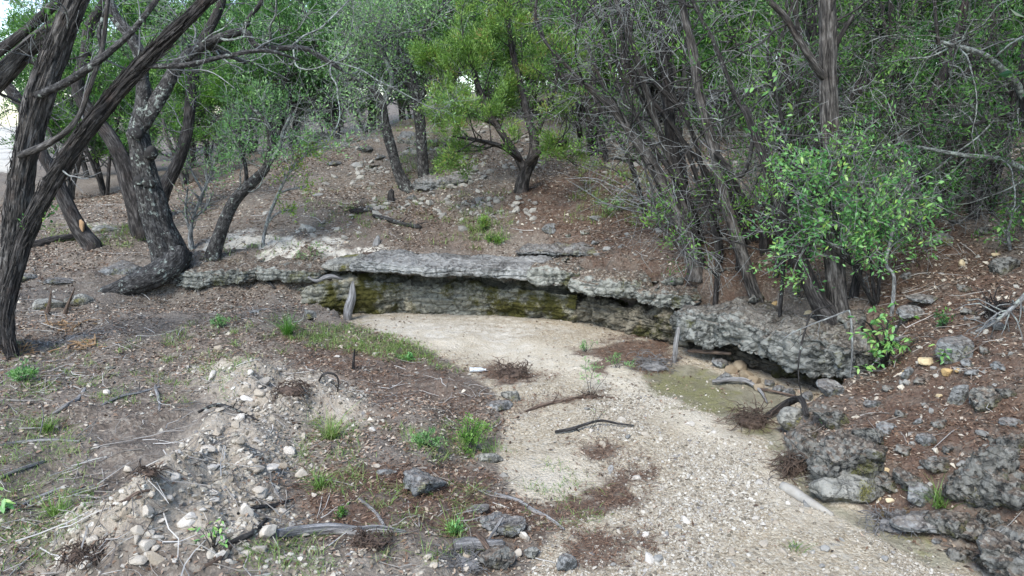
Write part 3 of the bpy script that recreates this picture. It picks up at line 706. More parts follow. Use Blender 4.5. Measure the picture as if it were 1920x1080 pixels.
def icosphere(sub):
    t = (1 + 5 ** .5) / 2
    V = nrm(np.array([(-1, t, 0), (1, t, 0), (-1, -t, 0), (1, -t, 0), (0, -1, t), (0, 1, t), (0, -1, -t), (0, 1, -t), (t, 0, -1), (t, 0, 1), (-t, 0, -1), (-t, 0, 1)], float))
    F = np.array([(0, 11, 5), (0, 5, 1), (0, 1, 7), (0, 7, 10), (0, 10, 11), (1, 5, 9), (5, 11, 4), (11, 10, 2), (10, 7, 6), (7, 1, 8), (3, 9, 4), (3, 4, 2), (3, 2, 6), (3, 6, 8), (3, 8, 9), (4, 9, 5), (2, 4, 11), (6, 2, 10), (8, 6, 7), (9, 8, 1)])
    for _ in range(sub):
        E = np.sort(np.vstack([F[:, [0, 1]], F[:, [1, 2]], F[:, [2, 0]]]), 1)
        U, inv = np.unique(E, axis=0, return_inverse=True); inv = inv.ravel()
        mid = nrm(V[U[:, 0]] + V[U[:, 1]]) ; b = len(V); n = len(F)
        a, c, d = inv[:n] + b, inv[n:2 * n] + b, inv[2 * n:] + b
        V = np.vstack([V, mid])
        F = np.vstack([np.stack([F[:, 0], a, d], 1), np.stack([F[:, 1], c, a], 1), np.stack([F[:, 2], d, c], 1), np.stack([a, c, d], 1)])
    return V, F
ICO = {k: icosphere(k) for k in range(6)}
ICO[-1] = (np.array([(1, 0, 0), (0, 1, 0), (-1, 0, 0), (0, -1, 0), (0, 0, 1), (0, 0, -1)], float), np.array([(0, 1, 4), (1, 2, 4), (2, 3, 4), (3, 0, 4), (1, 0, 5), (2, 1, 5), (3, 2, 5), (0, 3, 5)]))
def rock_shape(sub, seed, cuts=7, depth=(.45, .85), noise=.12, freq=1.6):
    rng = np.random.default_rng(seed)
    V, F = ICO[sub]; V = V.copy()
    V = V * (1 + noise * fbm(V * freq + seed * 3.1, 3, .5, seed))[:, None]
    for _ in range(cuts):
        n = nrm(rng.normal(size=3)); d = rng.uniform(*depth)
        k = V @ n - d
        V = V - np.maximum(k, 0)[:, None] * n * .94
    return V, F
def rock(label, px, py, wpx, hratio, mat, seed, dratio=.75, rotz=0, tilt=(0, 0), sub=4, cuts=7, depth=(.45, .85), amp=.03, pits=0.0, sink=.3, name='boulder', cat='boulder', group=None, lift=0):
    P = g1(px, py); w = wpx * pxm(P) / 2 * 1.12
    V, F = rock_shape(sub, seed, cuts, depth)
    V = V * np.array([w, w * dratio, w * hratio])
    ca, sa = cos(tilt[0]), sin(tilt[0]); V = V @ np.array([[1, 0, 0], [0, ca, sa], [0, -sa, ca]])
    ca, sa = cos(tilt[1]), sin(tilt[1]); V = V @ np.array([[ca, 0, -sa], [0, 1, 0], [sa, 0, ca]])
    ca, sa = cos(rotz), sin(rotz); V = V @ np.array([[ca, sa, 0], [-sa, ca, 0], [0, 0, 1]])
    zr = V[:, 2].max() - V[:, 2].min()
    o = P + np.array([0, w * dratio * .5, zr * (.5 - sink) + lift])
    me = displaced(V + o, F, mat, name, amp * w, 1.3 / max(w, .05), seed, 0, pits * w, True, o)
    return tag(link(name, me, None, o), label, cat, group)

RB = 'rough dark boulders along the bank'
rock('big rough dark boulder with pits standing in the green puddle', 1592, 905, 165, .95, MAT['boulder'], 101, .9, .3, (.35, -.1), 5, 11, (.42, .8), .11, .05, .32, group=RB)
for k, (x, y, w, h, l) in enumerate([(1528, 868, 85, .9, 'craggy dark rock merging with the big rough boulder on its creek side'), (1572, 800, 95, .6, 'low craggy outcrop behind the top of the big rough boulder'), (1645, 842, 80, .7, 'angular dark outcrop uphill of the big rough boulder'), (1668, 915, 66, .6, 'broken dark outcrop between the big boulder and the half buried rock'), (1502, 835, 48, .7, 'dark angular rock at the creek edge under the arched root'), (1790, 985, 80, .6, 'dark craggy block between the flat slab and the tall boulder'), (1845, 1010, 95, .6, 'dark craggy block at the foot of the tall pitted boulder'), (1812, 1058, 60, .5, 'low dark rock at the water below the corner boulder'), (1900, 930, 110, .8, 'dark outcrop above the huge corner boulder'), (1905, 850, 80, .7, 'pitted outcrop uphill of the tall boulder')]):
    rock(l, x, y, w, h, MAT['boulder'], 500 + k, .95, k * .9, (.25, .1 * (k % 3 - 1)), 4, 11, (.4, .78), .11, .05, .36, group=RB)
rock('smooth grey boulder at the waterline under the big rough boulder', 1598, 935, 135, .42, MAT['smooth_rock'], 102, .7, .1, sub=4, cuts=4, depth=(.6, .9), amp=.03, sink=.3)
rock('small round brown rock under the arched black root', 1488, 800, 48, .85, MAT['smooth_rock'], 103, .9, cuts=4, depth=(.7, .95), sink=.25)
rock('grey rock wedged beside the big rough boulder below the arched root', 1518, 828, 52, .8, MAT['boulder'], 104, .8, .4, amp=.06, pits=.05, sink=.25)
rock('tall pitted dark boulder on the bank above the flat blue grey slab', 1848, 945, 108, 1.6, MAT['boulder'], 105, .85, .2, (.2, .12), 5, 11, (.42, .8), .12, .05, .3, group=RB)
rock('huge pitted dark boulder at the lower corner of the bank', 1920, 1065, 205, .75, MAT['boulder'], 106, .85, .5, (.2, .1), 5, 11, (.42, .8), .11, .05, .25, group=RB)
rock('small lumpy pitted rock on the slope above the tall dark boulder', 1858, 762, 62, .75, MAT['boulder'], 107, .8, .2, sub=4, amp=.1, pits=.14, sink=.25)
rock('pointed blue grey stone leaning on the red slope', 1798, 762, 38, 1.3, MAT['slab'], 108, .6, .3, (0, .5), amp=.03, sink=.2)
rock('flat blue grey slab lying over the mossy hollow by the water', 1748, 1000, 128, .32, MAT['slab'], 109, .6, -.1, (.1, 0), amp=.04, sink=.12, cuts=9)
rock('smooth blue grey block with a leafy sprout in front of it', 1802, 668, 82, .6, MAT['slab'], 110, .75, .6, (.2, -.3), sub=4, cuts=10, depth=(.35, .7), amp=.015, sink=.2)
rock('mossy rock set in the slope between two dark boulders', 1728, 945, 62, .7, MAT['slab'], 111, .8, .3, amp=.06, pits=.04, sink=.3)
rock('knobbly grey rock half buried in red needles', 1708, 912, 70, .6, MAT['boulder'], 112, .8, .8, amp=.09, pits=.1, sink=.35)
rock('low lumpy rock on the red slope beside the dead grass tuft', 1765, 880, 60, .5, MAT['boulder'], 113, .8, .2, amp=.09, pits=.1, sink=.35)
rock('brown weathered rock on the upper slope by the leafy shrub', 1760, 465, 60, .55, MAT['smooth_rock'], 114, .8, -.3, amp=.05, sink=.3)
rock('dark rock under the root clump high on the slope', 1890, 512, 52, .7, MAT['boulder'], 115, .8, .2, amp=.06, pits=.06, sink=.3)
rock('broad grey flat rock sunk in the slope by the leafy shrub', 1745, 566, 62, .3, MAT['slab'], 116, .9, .1, amp=.03, sink=.3)
rock('grey blocky rock at the foot of the leafy bush', 1712, 598, 52, .6, MAT['slab'], 117, .8, .4, amp=.03, sink=.3)
rock('narrow pale grey rock under the leafy bush', 1702, 705, 28, .9, MAT['slab'], 118, .6, .4, (0, .4), amp=.03, sink=.25)
rock('dark grey rock at the mouth of the hollow', 1472, 775, 38, .55, MAT['slab'], 119, .8, .2, amp=.03, sink=.3)
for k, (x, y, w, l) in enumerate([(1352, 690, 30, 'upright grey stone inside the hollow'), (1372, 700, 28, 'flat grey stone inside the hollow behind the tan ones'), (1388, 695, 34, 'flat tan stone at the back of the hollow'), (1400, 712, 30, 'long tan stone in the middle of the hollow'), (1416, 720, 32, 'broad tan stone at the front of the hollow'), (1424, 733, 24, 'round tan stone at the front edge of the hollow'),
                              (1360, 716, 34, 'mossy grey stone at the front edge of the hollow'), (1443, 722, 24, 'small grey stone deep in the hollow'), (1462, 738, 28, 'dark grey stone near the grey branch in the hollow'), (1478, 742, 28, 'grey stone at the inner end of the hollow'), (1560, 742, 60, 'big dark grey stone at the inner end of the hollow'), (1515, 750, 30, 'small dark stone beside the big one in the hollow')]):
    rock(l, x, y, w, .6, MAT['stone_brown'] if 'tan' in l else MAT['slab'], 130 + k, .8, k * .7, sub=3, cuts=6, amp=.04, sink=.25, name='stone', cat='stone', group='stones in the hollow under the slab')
# slabs by the gravel
rock('broad flat dark grey rock sunk in brown needles', 788, 930, 135, .3, MAT['slab'], 151, .62, .12, (.12, .05), 4, 8, (.3, .75), .05, .05, .18, 'flat_rock', 'flat rock')
rock('low grey rock with a dark crack near the leaning stick', 945, 1000, 105, .38, MAT['slab'], 152, .6, -.1, (.1, -.05), 4, 8, (.3, .75), .05, .05, .18, 'flat_rock', 'flat rock')
rock('upright olive grey rock beside the gravel by a thin stem', 958, 752, 42, .55, MAT['smooth_rock'], 153, .5, -.5, (0, .3), 4, 8, (.4, .8), .04, 0, .15, 'stone', 'rock')
rock('low blue grey rock in front of the upright olive one', 935, 768, 60, .22, MAT['slab'], 154, .7, .1, (0, 0), 4, 7, (.4, .8), .05, 0, .2, 'flat_rock', 'flat rock')
rock('long smooth pale grey stone below the green bush', 915, 865, 52, .28, MAT['smooth_rock'], 155, .45, -.15, (0, 0), 4, 5, (.6, .9), .02, 0, .2, 'stone', 'stone')
rock('small flat grey rock between the two broad flat rocks', 895, 962, 45, .3, MAT['slab'], 156, .7, .3, sub=4, amp=.04, sink=.2, name='flat_rock', cat='flat rock')
rock('grey wedge of rock at the bottom edge by the logs', 1060, 1075, 44, .8, MAT['slab'], 157, .8, .4, sub=4, cuts=9, depth=(.4, .7), amp=.02, sink=.15, name='stone', cat='rock')
rock('dark broken rock between the short log and the white stones', 930, 1078, 70, .55, MAT['boulder'], 158, .8, .2, sub=4, amp=.06, sink=.15, name='stone', cat='rock')
rock('pale long rock beside the end of the short log', 998, 1048, 36, .5, MAT['smooth_rock'], 159, .6, .7, (0, .3), sub=4, amp=.03, sink=.15, name='stone', cat='rock')
rock('thin leaning grey flake of rock near the brown needles', 725, 890, 38, .3, MAT['slab'], 160, .4, .3, sub=3, amp=.03, sink=.2, name='stone', cat='rock')
# the bank beside the snag
rock('pale tilted slab on the grass below the low ledge', 578, 596, 46, .5, MAT['smooth_rock'], 161, .6, -.5, (.3, .3), 4, 9, (.3, .7), .02, 0, .25, 'flat_rock', 'flat rock')
rock('dark lichen spotted rock lying in leaf litter', 418, 586, 62, .33, MAT['ledge'], 162, .7, 0, (0, 0), 4, 8, (.4, .8), .05, .05, .3, 'stone', 'rock')
rock('blue grey flat stone beside the dark lichen spotted rock', 486, 588, 42, .3, MAT['slab'], 163, .7, .2, (0, 0), 4, 8, (.4, .8), .02, 0, .25, 'flat_rock', 'flat rock')
rock('mossy stone behind the splintered stump', 88, 580, 62, .45, MAT['smooth_rock'], 164, .7, 0, (0, 0), 4, 7, (.5, .8), .03, 0, .3, 'stone', 'rock')
rock('tan stone behind the splintered stump', 145, 572, 50, .5, MAT['smooth_rock'], 165, .7, .3, (0, 0), 4, 7, (.5, .8), .03, 0, .3, 'stone', 'rock')
rock('grey stone near the shaggy leaning trunk', 45, 530, 42, .5, MAT['slab'], 166, .7, .3, (0, 0), 4, 7, (.5, .8), .03, 0, .3, 'stone', 'rock')
rock('grey green slab lying flat in the grass beyond the shaggy trunks', 100, 528, 70, .16, MAT['slab'], 167, .5, 0, (0, 0), 4, 7, (.5, .8), .03, 0, .42, 'flat_rock', 'flat rock')
rock('pale flat rock on the far gravel beyond the wounded trunk', 195, 435, 48, .3, MAT['smooth_rock'], 168, .7, 0, (0, 0), 3, 7, (.5, .8), .03, 0, .3, 'flat_rock', 'flat rock')
rock('white flat stone on the litter of the near bank', 205, 694, 24, .3, MAT['smooth_rock'], 169, .7, .4, (0, 0), 3, 8, (.4, .8), .02, 0, .15, 'stone', 'stone')
# hillside rocks
hill = [(692, 318, 40, 'long tilted pale slab on the hillside beside the pair of small oaks'), (625, 310, 30, 'pale rock on the hillside above the grey sapling'), (680, 285, 45, 'grey rock step on the hillside behind the pair of small oaks'), (650, 270, 50, 'broken rock step high on the hillside'),
        (770, 265, 50, 'layered rock step between the pair of small oaks'), (712, 300, 28, 'small rock by the base of the small oak'), (820, 275, 48, 'rock step behind the second small oak'), (775, 375, 34, 'mossy rock below the small leaning oak'), (1030, 435, 40, 'dark blue stone alone on the brown slope'), (1095, 440, 30, 'pale blue stone below the scattered rubble'),
        (1115, 460, 22, 'small blue stone near the shelf'), (1165, 465, 20, 'wedge shaped stone on the needle slope'), (1065, 445, 24, 'low grey stone among thin grass'), (1150, 395, 34, 'grey stone in the scattered rubble band'), (1120, 415, 30, 'flat grey stone in the scattered rubble band'), (1190, 385, 36, 'blue grey stone at the top of the rubble band'),
        (1210, 315, 40, 'round pale rock behind the thin leaning stems'), (1110, 290, 60, 'dark rock step under the central juniper'), (1175, 300, 45, 'rock step beside the round pale rock'), (590, 270, 60, 'dark rock outcrop under the far thicket'), (870, 345, 40, 'low mossy rock by the bright juniper'),
        (1230, 540, 22, 'small stone on the shelf by the juniper foot'), (690, 395, 26, 'earthy stone by the dug hole on the slope'), (1095, 470, 40, 'flat grey slab at the top of the shelf'), (1040, 480, 36, 'thin grey slab on the rear of the shelf')]
for k, (x, y, w, l) in enumerate(hill):
    rock(l, x, y, w, .45, MAT['slab'] if k % 3 else MAT['ledge'], 180 + k, .7, k * .9, (.1 * (k % 3 - 1), .15 * (k % 4 - 1.5)), 3, 8, (.35, .8), .05, .02, .25, 'stone', 'rock', 'grey rocks on the hillside')
# ochre stones of the far bank and shelf
och = [(1401, 590, 22, 'ochre stone beside the slim juniper foot on the slab'), (1456, 573, 18, 'orange brown stone behind the slim juniper'), (1485, 600, 26, 'cream stone on the slab between the two juniper feet'), (1525, 597, 38, 'large ochre stone tucked against the twin juniper foot'), (1500, 612, 34, 'pale grey stone in front of the ochre one on the slab'), (1360, 598, 14, 'small orange stone on the slab edge'),
       (1740, 682, 34, 'cream stone beside the leafy sprout'), (1815, 686, 28, 'ochre stone under the blue grey block'), (1778, 706, 24, 'round cream stone on the red slope'), (1797, 702, 14, 'small ochre stone beside the round cream one'), (1762, 742, 14, 'tiny ochre stone on the red slope above the boulders'), (1660, 876, 20, 'bright ochre flat stone beside the big rough boulder'),
       (1644, 890, 14, 'small ochre stone stuck to the big rough boulder'), (1647, 932, 24, 'ochre flat stone at the waterline'), (1672, 938, 16, 'little ochre stone near the waterline rubble'), (1610, 700, 20, 'cream stone on the bank under the slab end'), (1700, 700, 14, 'buff stone by the bush'), (1560, 905, 12, 'tan pebble by the boulder'),
       (1805, 500, 22, 'buff stone on the upper slope'), (1870, 480, 16, 'small buff stone near the top of the slope')]
for k, (x, y, w, l) in enumerate(och):
    rock(l, x, y, w, .6, MAT['stone_yellow'] if 'grey' not in l else MAT['slab'], 220 + k, .8, k * 1.1, sub=3, cuts=8, depth=(.45, .8), amp=.04, sink=.2, name='stone', cat='stone', group='ochre stones on the bank')

r = np.random.default_rng(61)
more = [(1665, 812, 44), (1700, 850, 36), (1742, 830, 40), (1690, 780, 30), (1725, 795, 24), (1765, 800, 30), (1640, 760, 36), (1670, 735, 26), (1830, 700, 30), (1850, 660, 26), (1880, 690, 34), (1890, 740, 40), (1905, 800, 44), (1780, 850, 36), (1690, 965, 30), (1720, 975, 26), (1760, 1020, 24), (1785, 1040, 20), (1880, 620, 30), (1820, 590, 30), (1690, 640, 26), (1730, 720, 28), (1775, 640, 22), (1810, 545, 30), (1700, 520, 26), (1850, 440, 36), (1800, 420, 30)]
for k, (x, y, w) in enumerate(more):
    rock(f"{['angular', 'flat topped', 'rough', 'wedge shaped'][k % 4]} {['dark', 'grey', 'bluish grey'][k % 3]} rock half buried in the steep bank near " + nearest_mark(x, y), x, y, w, .6, MAT['boulder'] if k % 2 else MAT['slab'], 400 + k, .8, k * .8, (.2, .15 * (k % 3 - 1)), 3, 8, (.4, .8), .1, .04, .38, 'rock', 'rock', 'rocks half buried in the steep bank')

# rubble and gravel
def shared_stones(n, mat, base, nm='stone', sub=2):
    out = []
    for k in range(n):
        V, F = rock_shape(sub, base + k, 7, (.45, .8), .15)
        V = V * np.array([1, .8, .62])
        out.append(make_mesh(nm, V, [F], mat, False))
    return out
def in_zone(rng, poly, n):
    p = np.array(poly, float); lo, hi = p.min(0), p.max(0); out = []
    while len(out) < n:
        q = rng.uniform(lo, hi, (n * 3, 2))
        q = q[poly_sd(q[:, 0], q[:, 1], p) < 0]
        out.extend(q.tolist())
    return np.array(out[:n])
def scatter(label, group, poly, n, size, meshes, rng, cat='stone', name='stone', power=2.2, sink=.35):
    """label: how the stone looks; where it lies is added from the nearest landmark"""
    q = in_zone(rng, poly, n); P = G(q[:, 0], q[:, 1]); seen = {}
    for k in range(n):
        s = size[0] + (size[1] - size[0]) * rng.random() ** power
        g = (s - size[0]) / (size[1] - size[0])
        adj = 'large' if g > .6 else 'mid sized' if g > .25 else 'small' if g > .07 else 'tiny'
        sz = s * rng.uniform(.6, 1.25); adj += ' flat' if sz < s * .85 else ' chunky' if sz > s * 1.05 else ''
        o = link(name, meshes[k % len(meshes)], None, P[k] + [0, 0, s * .62 * (1 - 2 * sink)], (rng.uniform(-.4, .4), rng.uniform(-.4, .4), rng.uniform(0, 6.28)), (s, s * rng.uniform(.7, 1.1), sz))
        tag(o, f'{adj} {label} near {nearest_mark(*q[k])}', cat, group)
WH, GR = shared_stones(10, MAT['stone_white'], 300), shared_stones(6, MAT['stone_grey'], 340)
r = np.random.default_rng(21)
scatter('cream rubble stone on the dug heap', 'rubble stones on the dug heap', [(360, 705), (480, 695), (600, 740), (560, 830), (560, 920), (500, 1030), (400, 1075), (170, 1070), (130, 1010), (330, 880), (420, 800)], 120, (.024, .085), WH, r)
scatter('white cobble on the creek gravel', 'white cobbles on the gravel bar', [(1080, 760), (1330, 780), (1480, 930), (1720, 1075), (1080, 1075), (1180, 930), (1100, 850)], 40, (.025, .06), WH, r)
scatter('grey cobble on the creek gravel', 'grey cobbles on the gravel bar', [(1080, 760), (1330, 780), (1480, 930), (1720, 1075), (1080, 1075), (1180, 930), (1100, 850)], 16, (.025, .055), GR, r)
scatter('pale stone on the leafy bank', 'pale stones on the leafy bank', [(40, 680), (400, 600), (700, 660), (900, 740), (900, 1000), (560, 1070), (560, 800), (380, 690), (60, 860)], 25, (.02, .055), WH, r)
scatter('grey rock on the needle covered slope', 'grey stones on the slope', [(960, 370), (1220, 360), (1420, 420), (1400, 560), (1230, 530), (1050, 480)], 22, (.03, .1), GR, r)
scatter('grey rock on the leafy hillside', 'stones on the leafy hillside', [(600, 260), (860, 260), (960, 380), (700, 420), (560, 400)], 28, (.04, .15), GR, r)
scatter('grey rock on the red slope', 'stones on the red slope', [(1640, 740), (1760, 560), (1900, 520), (1910, 800), (1780, 900), (1690, 880)], 20, (.025, .07), GR, r)
for k, (x, y, w, l) in enumerate([(801, 1052, 18, 'bright white stone in the dark needles by the bottom edge'), (815, 1062, 16, 'white stone next to the brightest one in the needles'), (875, 1075, 20, 'tall white stone at the bottom edge'), (893, 1058, 16, 'narrow white stone near the short log'), (876, 1050, 18, 'split white stone under the short log'), (950, 1040, 18, 'cubic white stone beside the short log'), (970, 1045, 22, 'cream stone between log and pale rock'), (925, 1008, 26, 'white stone under the cracked low rock'), (963, 1002, 16, 'small white stone by the cracked low rock'), (985, 1018, 28, 'broad cream slab by the cracked low rock'),
                                  (537, 850, 16, 'squarish white stone at the heap edge'), (515, 872, 22, 'large white stone pair at the heap edge'), (527, 880, 20, 'second white stone of the pair at the heap edge'), (502, 1012, 34, 'big white broken stone at the end of the black stick'), (238, 886, 20, 'white stone beside the black roots'), (565, 896, 26, 'yellowish block under the small grass tuft'), (588, 932, 14, 'lone white stone beyond the heap'), (230, 966, 32, 'broad tan stone on the heap'), (178, 842, 16, 'white stone alone on twiggy ground')]):
    rock(l, x, y, w, .7, MAT['stone_white'], 260 + k, .8, k * 1.3, sub=3, cuts=9, depth=(.4, .75), amp=.03, sink=.12, name='stone', cat='stone', group='white stones set apart on the near bank')

def pebbles(name, label, n, pts, size, mat, rng, sub=0, power=2.5, tint=(0, 1)):
    V0, F0 = [], []
    var = [rock_shape(sub, 700 + k, 4, (.5, .85), .2)[0] for k in range(12)]
    F = ICO[sub][1]; m = len(var[0])
    s = size[0] + (size[1] - size[0]) * rng.random(n) ** power
    a, b, c = rng.uniform(0, 6.28, n), rng.uniform(-.5, .5, n), rng.uniform(-.5, .5, n)
    B = np.stack(var)[rng.integers(0, 12, n)] * np.stack([np.ones(n), rng.uniform(.6, 1, n), rng.uniform(.4, .8, n)], -1)[:, None]
    z = B[..., 2] + B[..., 0] * b[:, None] + B[..., 1] * c[:, None]
    x = B[..., 0] * np.cos(a)[:, None] - B[..., 1] * np.sin(a)[:, None]; y = B[..., 0] * np.sin(a)[:, None] + B[..., 1] * np.cos(a)[:, None]
    V = np.stack([x, y, z], -1) * s[:, None, None] + pts[:, None]
    V[..., 2] += (s * .02)[:, None]
    FF = (F[None] + np.arange(n)[:, None, None] * m).reshape(-1, 3)
    t = np.repeat(rng.uniform(tint[0], tint[1], n), m)
    o = link(name, make_mesh(name, V.reshape(-1, 3), [FF], mat, False, None, {'tint': t}))
    return tag(o, label, None, None, 'stuff')
def plan_points(rng, n, x, y, dens):
    """random plan points, kept with probability dens(x, y); more of them near the camera"""
    out = []
    got = 0
    while got < n:
        X = rng.uniform(x[0], x[1], n * 2); Y = y[0] + (y[1] - y[0]) * rng.random(n * 2) ** 1.6
        k = rng.random(n * 2) < dens(X, Y)
        k &= np.abs(X) < (Y + 1.2) * .78
        P = np.stack([X[k], Y[k], H(X[k], Y[k])], -1); out.append(P); got += len(P)
    return np.vstack(out)[:n]
gpoly = [(1000, 700), (1200, 720), (1330, 775), (1420, 840), (1500, 930), (1600, 985), (1760, 1075), (1850, 1150), (900, 1150), (1000, 1050), (1120, 980), (1200, 920), (1100, 860), (960, 800)]
r = np.random.default_rng(5)
GZ = zone(gpoly)
def dens_gravel(X, Y):
    d = sstep(.3, -.3, poly_sd(X, Y, GZ))
    n = fbm(np.stack([X * 1.7, Y * 1.7, X * 0], -1), 3, .5, 40)
    return np.clip(mask_at('gravel', X, Y) * (.035 + .965 * d) * np.clip(.45 + .85 * n, .04, 1) * (1 - .97 * mask_at('needle', X, Y)) * (1 - .75 * mask_at('wet', X, Y)) * (1 - .6 * mask_at('sand', X, Y)) * (1 - .85 * mask_at('pale', X, Y)), 0, 1)
gp = plan_points(r, 36000, (-1.5, 4.2), (3.4, 11.5), dens_gravel)
pebbles('gravel', 'loose pale gravel of the creek bar', 9000, gp[:9000], (.009, .026), MAT['gravel'], r, 0, 3.0)
pebbles('fine_gravel', 'fine pale gravel between the larger pebbles of the creek bar', 27000, gp[9000:], (.005, .012), MAT['gravel'], r, -1, 1.5)
def dens_rubble(X, Y):
    n = fbm(np.stack([X * 2.3, Y * 2.3, X * 0], -1), 3, .5, 41)
    return np.clip(mask_at('soil', X, Y) * (.55 + .9 * n), 0, 1)
pebbles('rubble', 'small cream stones and grit mixed into the dug soil', 5500, plan_points(r, 5500, (-5, 1), (3.4, 9), dens_rubble), (.006, .032), MAT['gravel'], r, 0, 2.0)
def dens_chip(X, Y):
    n = fbm(np.stack([X * 1.3, Y * 1.3, X * 0], -1), 3, .5, 43)
    return np.clip((1 - mask_at('gravel', X, Y)) * (.35 + .6 * n) * (1 - .78 * sstep(1.5, .5, X) * sstep(11.5, 10, Y)), 0.0, 1)
pebbles('rock_chips', 'small grey and tan rock chips scattered over the soil', 10000, plan_points(r, 10000, (-11, 11), (3.4, 20), dens_chip), (.008, .05), MAT['chips'], r, -1, 3.5)

def dens_hill(X, Y):
    n = fbm(np.stack([X * .9, Y * .9, X * 0], -1), 3, .5, 57)
    return np.clip((1 - mask_at('gravel', X, Y)) * sstep(12.6, 13.5, Y) * sstep(-5, -4, X) * (.2 + 1.2 * n), 0, 1)
pebbles('hillside_rubble', 'broken grey limestone scattered up the hillside', 1700, plan_points(r, 1700, (-7, 9), (9, 21), dens_hill), (.02, .12), MAT['chips'], r, 0, 2.6, (0, .42))
# leaf litter, needles and fallen twigs
def flakes(name, label, n, dens, L, ratio, mat, rng, y=(3.4, 19), lift=.012, tilt=.35, tint=(0, 1)):
    P = plan_points(rng, n, (-13, 13), y, dens)
    a = Acc(); D = np.stack([np.cos(q := rng.uniform(0, 6.28, n)), np.sin(q), rng.normal(0, tilt, n)], -1)
    l = rng.uniform(L[0], L[1], n) * (1 + .045 * P[:, 1])
    D = nrm(D); side = nrm(np.cross(D, nrm(np.array([0, 0, 1.0]) + rng.normal(0, tilt, (n, 3)))))
    w = l * rng.uniform(ratio[0], ratio[1], n); C = P + [0, 0, 1] * (lift * rng.uniform(.3, 1.5, n))[:, None]
    up = np.cross(side, D) * (w * rng.uniform(-.3, .3, n))[:, None]
    V = np.stack([C - D * l[:, None] / 2, C + side * w[:, None] / 2 + up, C + D * l[:, None] / 2, C - side * w[:, None] / 2 + up], 1)
    a.add(V.reshape(-1, 3), np.arange(n * 4).reshape(n, 4), None, None, np.repeat(rng.uniform(tint[0], tint[1], n), 4))
    return tag(link(name, a.mesh(name, mat)), label, None, None, 'stuff')
def dens_leaf(X, Y):
    n = fbm(np.stack([X * 1.1, Y * 1.1, X * 0], -1), 3, .5, 45)
    return np.clip((1 - .93 * mask_at('gravel', X, Y)) * (1 - .82 * mask_at('soil', X, Y)) * (1 - .7 * mask_at('pale', X, Y)) * (.6 + .7 * n), 0, 1)
flakes('leaf_litter', 'dead brown and grey leaves covering the ground', 120000, dens_leaf, (.015, .046), (.3, .6), MAT['litter'], r)
def dens_needle(X, Y): 
    n = fbm(np.stack([X * 2.1, Y * 2.1, X * 0], -1), 3, .5, 47)
    return np.clip(mask_at('needle', X, Y) * (.75 + .6 * n), 0, 1)
flakes('juniper_needles', 'reddish brown fallen juniper needles matted on the ground', 45000, dens_needle, (.025, .065), (.05, .12), MAT['needle'], r, lift=.02, tilt=.3)
def litter_twigs(name, label, n, dens, L, R, rng, y=(3.4, 17), tint=(0, 1), lift=.015):
    P = plan_points(rng, n, (-11, 11), y, dens); K = 4
    q = rng.uniform(0, 6.28, n); l = L[0] + (L[1] - L[0]) * rng.random(n) ** 2
    D = np.stack([np.cos(q), np.sin(q)], -1); N = np.stack([-D[:, 1], D[:, 0]], -1)
    s = np.linspace(-.5, .5, K); bend = rng.normal(0, .4, n)
    XY = P[:, None, :2] + D[:, None] * (l[:, None] * s)[..., None] + N[:, None] * ((bend * l)[:, None] * (s ** 2 - .1))[..., None] + rng.normal(0, .035, (n, K, 2)) * l[:, None, None]
    Z = H(XY[..., 0].ravel(), XY[..., 1].ravel()).reshape(n, K)
    Z = .5 * Z + .5 * Z.max(1, keepdims=True) + lift * rng.random((n, 1)) + rng.normal(0, .03, (n, 1)) * s * l[:, None]
    a = Acc(); rad = rng.uniform(R[0], R[1], n) * (.5 + l / L[1])
    a.tubes(np.concatenate([XY, Z[..., None]], -1), rad[:, None] * np.linspace(1, .45, K), 3, rng.uniform(tint[0], tint[1], n))
    return tag(link(name, a.mesh(name, MAT['twig'])), label, None, None, 'stuff')
def dens_twig(X, Y):
    n = fbm(np.stack([X * .8, Y * .8, X * 0], -1), 3, .5, 51)
    return np.clip((1 - .985 * mask_at('gravel', X, Y)) * (.45 + .8 * n + .35 * sstep(-1.5, -3, X) * sstep(9, 6, Y)) * (1 - .3 * mask_at('soil', X, Y)), 0, 1)
litter_twigs('fallen_twigs', 'thin grey fallen twigs strewn over the ground', 8500, dens_twig, (.04, .42), (.002, .0048), r)
